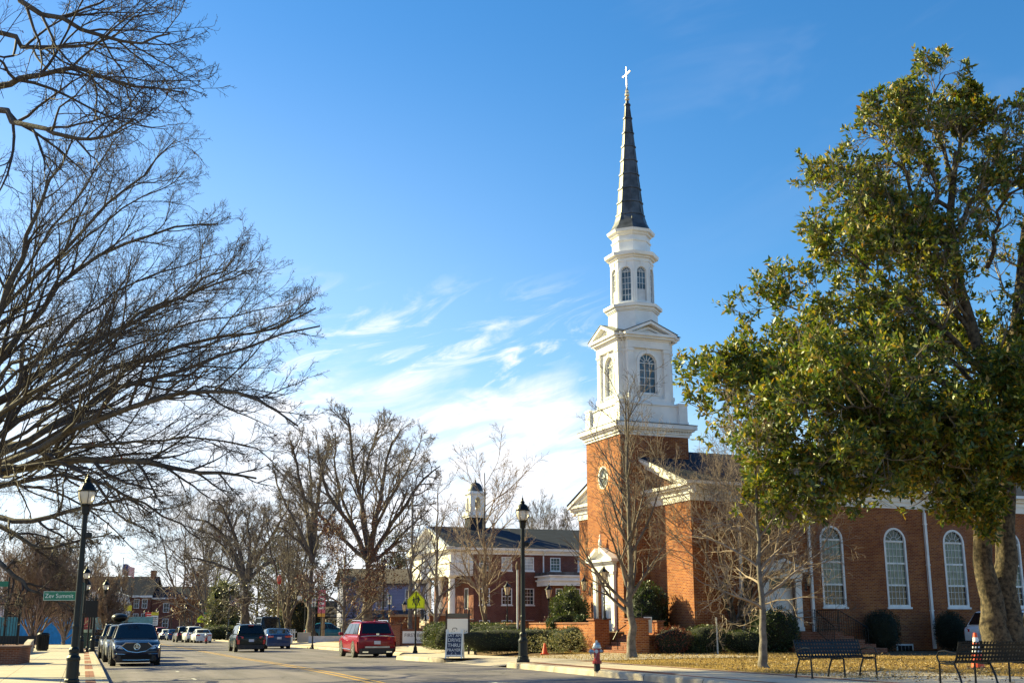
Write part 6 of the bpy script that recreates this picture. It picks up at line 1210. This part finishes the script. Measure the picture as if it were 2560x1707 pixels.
# ------------------------------------------------------------------ vehicles
def paint(name, c, metal=.0): return mat(name, c, .25, metal, coat=.32, spec=.2)
TINT = mat('car_glass', (.006, .009, .012), .04, spec=.5); LAMPR = mat('tail_lamp', (.50, .012, .012), .2, coat=1); LAMPW = mat('head_lamp', (.55, .58, .62), .12, .3, coat=1); PLAST = mat('black_plastic', (.016, .016, .018), .55); PLATE = mat('licence_plate', (.55, .57, .66), .5); UNDER = mat('wheel_arch', (.004, .004, .004), .9)
def car(name, label, loc, rz, col, L=4.8, Wd=1.9, H=1.7, hood=1.0, belt=1.05, gc=.22, ws=(1.15, .45), rr=(-1.75, -2.25), bonnet=True, wheel=.36, wb=2.8, rails=False, cat='car', group=None, kind='suv', trunk=None, roofbox=False, plate_front=False):
    """x forward. ws: windscreen foot and top x, rr: roof rear and rear window foot x, trunk: boot-lid height of a saloon"""
    t = thing(name, label, cat, tuple(loc), rz, group); hl, hw = L / 2, Wd / 2; zr = H; zt = trunk or belt
    st = [(-hl, gc + .16, zt - .16, .84, .80), (-hl + .06, gc + .05, zt - .05, .93, .88), (-hl + .25, gc, zt, .985, .93), (rr[1], gc, zt + .0, 1.0, .94), (0, gc, belt, 1.0, .94), (ws[0], gc, hood + .02, 1.0, .92), (hl - .75, gc, hood - .03, .985, .88), (hl - .28, gc, hood - .11, .95, .82), (hl - .06, gc + .05, hood - .24, .86, .74), (hl, gc + .14, hood - .36, .78, .68)]
    rings = []
    for x, zb, z1, a, b in st:
        zm = zb + (z1 - zb) * .55; r = [(-hw * a * .86, zb), (-hw * a * .97, zb + .10), (-hw * a, zm), (-hw * a * .985, z1 - .10), (-hw * b, z1 - .02), (-hw * b * .5, z1 + .015), (hw * b * .5, z1 + .015), (hw * b, z1 - .02), (hw * a * .985, z1 - .10), (hw * a, zm), (hw * a * .97, zb + .10), (hw * a * .86, zb)]
        rings.append([(x, y, z) for y, z in r])
    m = MB(); m.loft(rings); body = m.build('body', col, t, smooth=True); e = body.modifiers.new('b', 'BEVEL'); e.width = .03; e.segments = 2; e.limit_method = 'ANGLE'; e.angle_limit = R(40)
    # cabin: a rounded hull of roof and pillars, glass set just proud of it
    wb_, wr = hw * .92, hw * .74; xA, xB, xC, xD = ws[0], ws[1], rr[0], rr[1]; zf, zb2 = hood - .01, zt - .02
    def sect(xb, xt, zb, zt_, wk=1.0): return [(xb, -wb_ * wk, zb), (xt, -wr * wk, zt_ - .05), (xt, -wr * .8 * wk, zt_), (xt, 0, zt_ + .025), (xt, wr * .8 * wk, zt_), (xt, wr * wk, zt_ - .05), (xb, wb_ * wk, zb)]
    m = MB(); m.loft([sect(xA, xB, zf, zr - .03), sect(xA - (xA - xD) * .3, xB - (xB - xC) * .3, belt - .02, zr), sect(xA - (xA - xD) * .7, xB - (xB - xC) * .75, belt - .02, zr - .005), sect(xD, xC, zb2, zr - .045)]); cab = m.build('cabin', col, t, smooth=True); e = cab.modifiers.new('b', 'BEVEL'); e.width = .045; e.segments = 3; e.limit_method = 'ANGLE'; e.angle_limit = R(35)
    def lerp3(a, b, k): return tuple(a[i] + (b[i] - a[i]) * k for i in range(3))
    def quadglass(nm, p00, p10, p11, p01, off, ins=(.06, .06, .06, .1)):
        a = lerp3(lerp3(p00, p10, ins[0]), lerp3(p01, p11, ins[0]), ins[2]); b = lerp3(lerp3(p00, p10, 1 - ins[1]), lerp3(p01, p11, 1 - ins[1]), ins[2]); c = lerp3(lerp3(p00, p10, 1 - ins[1]), lerp3(p01, p11, 1 - ins[1]), 1 - ins[3]); d = lerp3(lerp3(p00, p10, ins[0]), lerp3(p01, p11, ins[0]), 1 - ins[3])
        MB().add([tuple(Vector(q) + Vector(off)) for q in (a, b, c, d)], [(0, 1, 2, 3)]).build(nm, TINT, t)
    quadglass('windscreen', (xA, -wb_, zf), (xA, wb_, zf), (xB, wr, zr - .04), (xB, -wr, zr - .04), (.03, 0, .02))
    quadglass('rear_window', (xD, wb_, zb2), (xD, -wb_, zb2), (xC, -wr, zr - .055), (xC, wr, zr - .055), (-.03, 0, .02), (.08, .08, .12, .1))
    for sg in (-1, 1):
        for k, (f0, f1) in enumerate(((.06, .36), (.385, .66), (.685, .93))):
            lo = lambda f: (xA + (xD - xA) * f, sg * wb_, (zf + (belt - zf) * min(f * 4, 1) if f < .5 else belt + (zb2 - belt) * max(0, (f - .75) * 4)) + .0); up = lambda f: (xB + (xC - xB) * f, sg * wr, zr - .05)
            q = [lerp3(lo(f0), up(f0), .06), lerp3(lo(f1), up(f1), .06), lerp3(lo(f1), up(f1), .90), lerp3(lo(f0), up(f0), .90)]
            MB().add([tuple(Vector(p_) + Vector((0, sg * .022, .012))) for p_ in q], [(0, 1, 2, 3)]).build('side_window', TINT, t)
    for x in (wb / 2 + .02, -wb / 2 + .02):
        for sg in (-1, 1):
            y = sg * (hw - .11); w_ = bpy.data.objects.new('wheel', None); COL.objects.link(w_); w_.parent = t; w_.location = (x, y, wheel)
            cyl = lambda mm, r, y0, y1: mm.loft([[(r * math.cos(q), yy, r * math.sin(q)) for q in np.arange(24) * math.pi / 12] for yy in (y0, y1)])
            a = MB(); cyl(a, wheel, -.115, .115); a.build('tyre', RUBBER, w_); a = MB(); cyl(a, wheel * .66, sg * .112, sg * .118); a.build('rim_well', UNDER, w_); a = MB(); cyl(a, wheel * .16, sg * .11, sg * .125)
            for k in range(5):
                q = k * 2 * math.pi / 5; c, s = math.cos(q), math.sin(q); a.loft([[(c * r_ - s * ww, yy, s * r_ + c * ww) for r_, ww in ((wheel * .1, -.05), (wheel * .66, -.035), (wheel * .66, .035), (wheel * .1, .05))] for yy in (sg * .117, sg * .124)])
            ring(a, [(wheel * .70 * math.cos(q), wheel * .70 * math.sin(q)) for q in np.arange(20) * math.pi / 10], [(wheel * .61 * math.cos(q), wheel * .61 * math.sin(q)) for q in np.arange(20) * math.pi / 10], lambda p_, z, d: (p_, d, z), sg * .125, sg * .11); a.build('rim', RIM, w_)
            ar = MB(); pts = [(x + (wheel + .055) * math.cos(q), wheel + (wheel + .055) * math.sin(q)) for q in np.linspace(-.25, math.pi + .25, 18)]; ar.loft([[(a_, yy, b_) for a_, b_ in pts] for yy in (sg * (hw - .26), sg * (hw + .004))]); ar.build('wheel_arch', UNDER, t)
    for sg in (-1, 1):
        MB().cbox((xA - .18, sg * (hw + .09), belt + .05), (.16, .22, .15)).build('mirror', col, t, bevel=.03)
        if kind == 'saloon': MB().loft([[(-hl + .02, sg * hw * .88, zt - .28), (-hl + .02, sg * hw * .45, zt - .26), (-hl + .02, sg * hw * .45, zt - .14), (-hl + .02, sg * hw * .90, zt - .12)], [(-hl - .02, sg * hw * .80, zt - .27), (-hl - .03, sg * hw * .45, zt - .25), (-hl - .03, sg * hw * .45, zt - .15), (-hl - .01, sg * hw * .82, zt - .13)]]).build('tail_light', LAMPR, t)
        else: MB().loft([[(-hl + .16, sg * hw * .99, zt - .32), (-hl + .03, sg * hw * .52, zt - .22), (-hl + .03, sg * hw * .52, zt - .12), (-hl + .2, sg * hw * .98, zt - .05)], [(-hl + .05, sg * hw * .95, zt - .32), (-hl - .02, sg * hw * .52, zt - .22), (-hl - .02, sg * hw * .52, zt - .12), (-hl + .1, sg * hw * .955, zt - .05)]]).build('tail_light', LAMPR, t)
        MB().loft([[(hl - .14, sg * hw * .90, hood - .35), (hl + .0, sg * hw * .50, hood - .37), (hl - .03, sg * hw * .50, hood - .25), (hl - .22, sg * hw * .92, hood - .20)], [(hl - .06, sg * hw * .86, hood - .36), (hl + .05, sg * hw * .50, hood - .38), (hl + .02, sg * hw * .50, hood - .26), (hl - .14, sg * hw * .88, hood - .20)]]).build('headlight', LAMPW, t)
        if rails: MB().tube([(xB - .15, sg * wr * .93, zr - .02), (xB - .3, sg * wr * .93, zr + .055), (xC + .25, sg * wr * .93, zr + .045), (xC + .05, sg * wr * .93, zr - .03)], .024, 6).build('roof_rail', CHROME, t)
    rb = MB(); rb.loft([[(-hl + .1, -hw * .86, gc - .02), (-hl + .1, hw * .86, gc - .02), (-hl + .1, hw * .94, gc + .22), (-hl + .1, -hw * .94, gc + .22)], [(-hl - .06, -hw * .74, gc + .0), (-hl - .06, hw * .74, gc + .0), (-hl - .06, hw * .80, gc + .24), (-hl - .06, -hw * .80, gc + .24)]]); rb.build('rear_bumper', PLAST if kind != 'saloon' else col, t)
    fb = MB(); fb.loft([[(hl - .1, -hw * .80, gc - .02), (hl - .1, hw * .80, gc - .02), (hl - .1, hw * .84, gc + .22), (hl - .1, -hw * .84, gc + .22)], [(hl + .04, -hw * .66, gc), (hl + .04, hw * .66, gc), (hl + .04, hw * .72, gc + .22), (hl + .04, -hw * .72, gc + .22)]]); fb.build('front_bumper', PLAST, t)
    zp = zt - .36 if kind != 'saloon' else zt - .30
    MB().box(-hl - .045, -.16, zp - .08, -hl - .02, .16, zp + .08).build('licence_plate', PLATE, t)
    MB().box(-hl + .1, -hw * .8, gc - .05, hl - .1, hw * .8, gc + .02).build('underbody', UNDER, t)
    if roofbox:
        m = MB(); m.loft([[(x, w_ * .42 * math.cos(q), zr + .12 + .23 + hh_ * .24 * math.sin(q)) for q in np.arange(16) * math.pi / 8] for x, w_, hh_ in ((-1.6, .6, .5), (-1.45, .95, .85), (-.6, 1.0, 1.0), (.3, 1.0, .95), (.6, .8, .6), (.7, .4, .25))]); m.build('roof_box', BLACK, t, smooth=True)
        MB().box(-1.1, -.7, zr + .03, -1.03, .7, zr + .1).box(0, -.7, zr + .03, .07, .7, zr + .1).build('cross_bar', BLACK, t)
    return t
ST = R(90 + 19.5)                                                              # heading up the street
NAVY = paint('navy_paint', (.003, .009, .030)); BLK = paint('black_paint', (.012, .014, .017)); MAROON = paint('maroon_paint', (.22, .004, .016)); BLUEP = paint('blue_paint', (.012, .045, .13)); WHT = paint('white_paint_car', (.72, .73, .75), .0); GREY = paint('grey_paint', (.10, .11, .12)); REDP = paint('red_paint', (.28, .02, .02)); TEALP = paint('teal_paint', (.02, .16, .24))
def street(s, o): x, y = xy(s, o); return Vector((x, y, h_road(s, o)))
# parked on the left, nose towards us
a = car('parked_suv', 'navy blue SUV with wide chrome edged grille parked at the left kerb', street(24.3, -5.15), ST + math.pi, NAVY, 4.9, 1.96, 1.70, hood=1.06, belt=1.08, ws=(1.0, .15), rails=False, group='cars parked at the left kerb'); hl = 2.45
m = MB(); P = lambda y, z, d: (hl + .045 + d, y, z); gr = [(-.62, .78), (-.36, .60), (0, .545), (.36, .60), (.62, .78), (.43, .94), (-.43, .94)]; m.loft([[P(y, z, 0) for y, z in gr], [P(y, z, -.2) for y, z in gr]]); g = m.build('grille', PLAST, a)
m = MB(); pts = gr + [gr[0]]
for (y0, z0), (y1, z1) in zip(pts, pts[1:]): m.tube([P(y0, z0, .008), P(y1, z1, .008)], .022, 5)
m.build('chrome_surround', CHROME, g); m = MB(); cc_ = [P(.115 * math.cos(q), .775 + .12 * math.sin(q), .014) for q in np.linspace(0, 2 * math.pi, 21)]; m.tube(cc_, .014, 5); m.tube([P(-.055, .69, .014), P(-.018, .865, .014)], .013, 4); m.tube([P(.055, .69, .014), P(.018, .865, .014)], .013, 4); m.tube([P(-.03, .755, .014), P(.03, .755, .014)], .01, 4); m.build('emblem', CHROME, g)
m = MB(); [m.tube([(hl + .0, sg * .84, .50), (hl + .05, sg * .45, .485)], .014, 5) for sg in (-1, 1)]; m.tube([(hl + .05, -.52, .26), (hl + .06, 0, .25), (hl + .05, .52, .26)], .014, 5); m.build('chrome_trim', CHROME, a); MB().box(hl - .05, -.6, .30, hl + .055, .6, .46).build('lower_intake', UNDER, a)
car('parked_suv', 'dark grey SUV tucked right behind the navy one at the left kerb', street(31.0, -5.35), ST + math.pi, GREY, 4.7, 1.9, 1.68, hood=1.05, ws=(1.0, .2), group='cars parked at the left kerb')
car('parked_suv', 'black SUV with a roof box, third in the row at the left kerb', street(38.6, -5.45), ST + math.pi, BLK, 4.8, 1.92, 1.74, hood=1.08, ws=(1.0, .2), rails=True, roofbox=True, group='cars parked at the left kerb')
car('parked_car', 'dark car seen end on between the lamps and the roof box car', D(243, 100) , ST + math.pi, BLK, 4.6, 1.82, 1.5, hood=.95, belt=.98, ws=(.9, .1), rr=(-1.0, -1.75), kind='saloon', trunk=1.02)
car('pickup_truck', 'dark tall pickup showing over the roof of the navy SUV', street(100, -3.4), ST + math.pi, BLK, 5.6, 2.05, 2.1, hood=1.3, belt=1.35, ws=(1.1, .5), rr=(-.6, -.8), wheel=.42, wb=3.6, cat='truck')
# moving away from us
def rear_glow(c): pass
k1 = car('moving_suv', 'black SUV with red tail lights driving away beside the yellow lines', Vector((*xy(50.5, 2.85), h_road(48, 2.8))), ST, paint('green_black_paint', (.010, .018, .018)), 4.75, 1.90, 1.72, hood=1.05, belt=1.08, rails=True, ws=(1.2, .45), rr=(-1.85, -2.28), wheel=.37)
hl = 2.375; m = MB(); [m.box(-hl - .05, sg * .80 - .07, .50, -hl + .02, sg * .80 + .07, .76) for sg in (-1, 1)]; m.build('rear_reflector', LAMPR, k1); MB().box(-hl + .30, -.16, 1.645, -hl + .42, .16, 1.675).build('brake_light', LAMPR, k1)
k2 = car('parked_saloon', 'dark blue sloping back saloon parked right of the black SUV', Vector((*xy(61.0, 6.2), h_road(61, 6.2))), ST, BLUEP, 4.75, 1.86, 1.46, hood=.92, belt=.96, ws=(1.1, .2), rr=(-.85, -2.0), kind='saloon', trunk=1.08, wheel=.35)
k3 = car('red_suv', 'maroon red SUV by the kerb in the middle of the picture', Vector((*xy(31.6, 6.55), h_road(31.6, 6.5))), ST - R(0), MAROON, 5.1, 2.0, 1.76, hood=1.08, belt=1.10, rails=True, ws=(1.3, .5), rr=(-1.95, -2.42), wheel=.385, wb=2.95)
hl = 2.55; MB().tube([(-hl - .02, -.84, 1.03), (-hl - .045, -.5, 1.06), (-hl - .05, 0, 1.07), (-hl - .045, .5, 1.06), (-hl - .02, .84, 1.03)], .022, 6).build('chrome_strip', CHROME, k3); m = MB(); m.box(-hl - .065, -.62, .48, -hl - .02, .62, .56); m.build('skid_plate', GALV, k3); m = MB(); [m.box(-hl - .07, sg * .6 - .14, .26, -hl - .02, sg * .6 + .14, .32) for sg in (-1, 1)]; m.build('exhaust', CHROME, k3)
m = MB(); [m.loft([[(-hl - .05 - .001 * i, y + .035 * math.cos(q), 1.14 + .045 * math.sin(q)) for q in np.arange(8) * math.pi / 4] for i in (0, 8)]) for y in (-.04, 0, .04)]; m.build('emblem', CHROME, k3); m = MB(); [m.tube([(1.2, sg * 1.005, .42), (-.9, sg * 1.005, .38)], .02, 5) for sg in (-1, 1)]; m.build('side_trim', CHROME, k3)
MB().ext([(-2.02, -.02, 1.77), (-1.75, -.02, 1.78), (-1.98, -.02, 1.86)], (0, .04, 0)).build('antenna', MAROON, k3)
v = car('parked_van', 'tall black van parked behind the black SUV and blue saloon', D(664, 106), ST, BLK, 5.4, 2.0, 2.45, hood=1.3, belt=1.35, ws=(1.9, 1.3), rr=(-2.45, -2.62), wheel=.38, wb=3.2, cat='van')
car('parked_saloon', 'white car mostly hidden to the right of the blue saloon', D(696, 104), ST, WHT, 4.6, 1.82, 1.46, hood=.92, belt=.96, ws=(1.0, .1), rr=(-1.0, -1.8), kind='saloon', trunk=1.03)
# parked far up on the right
for s, o, c, kd, lb in ((106.6, 4.95, WHT, 'saloon', 'white saloon by the far red hydrant'), (111, 4.4, WHT, 'suv', 'white SUV half hidden behind the white saloon'), (115, 3.7, BLK, 'suv', 'dark tall SUV left of the white pair of parked cars'), (141, 4.3, BLUEP, 'saloon', 'dark blue saloon in the far row left of the dark SUV'), (148, 3.9, WHT, 'saloon', 'white hatchback in the far row left of the blue saloon'), (156, 3.5, REDP, 'suv', 'red SUV at the far end of the parked row'), (163, 3.2, REDP, 'saloon', 'farthest small red car of the parked row'), (170, 2.6, GREY, 'saloon', 'grey car just left of the farthest red car')):
    kw = dict(L=4.6, Wd=1.82, H=1.46, hood=.92, belt=.96, ws=(1.0, .1), rr=(-1.0, -1.8), kind='saloon', trunk=1.02) if kd == 'saloon' else dict(L=4.7, Wd=1.9, H=1.75, hood=1.05, ws=(1.1, .4), rr=(-1.8, -2.2))
    car('parked_car', lb, street(s, o), ST + R(3), c, group='cars parked far up the street', **kw)
car('parked_suv', 'white SUV rear corner showing left of the magnolia trunk', CHP(13.5, -4.6), ang22, WHT, 4.7, 1.9, 1.72, hood=1.05, ws=(1.1, .4), rr=(-1.8, -2.2))
car('parked_car', 'teal blue car behind the patio fence by the tan pole', D(822, 112), R(10), TEALP, 4.5, 1.8, 1.55, hood=.95, belt=1.0, ws=(1.0, .2), rr=(-1.2, -1.9), kind='saloon', trunk=1.05)
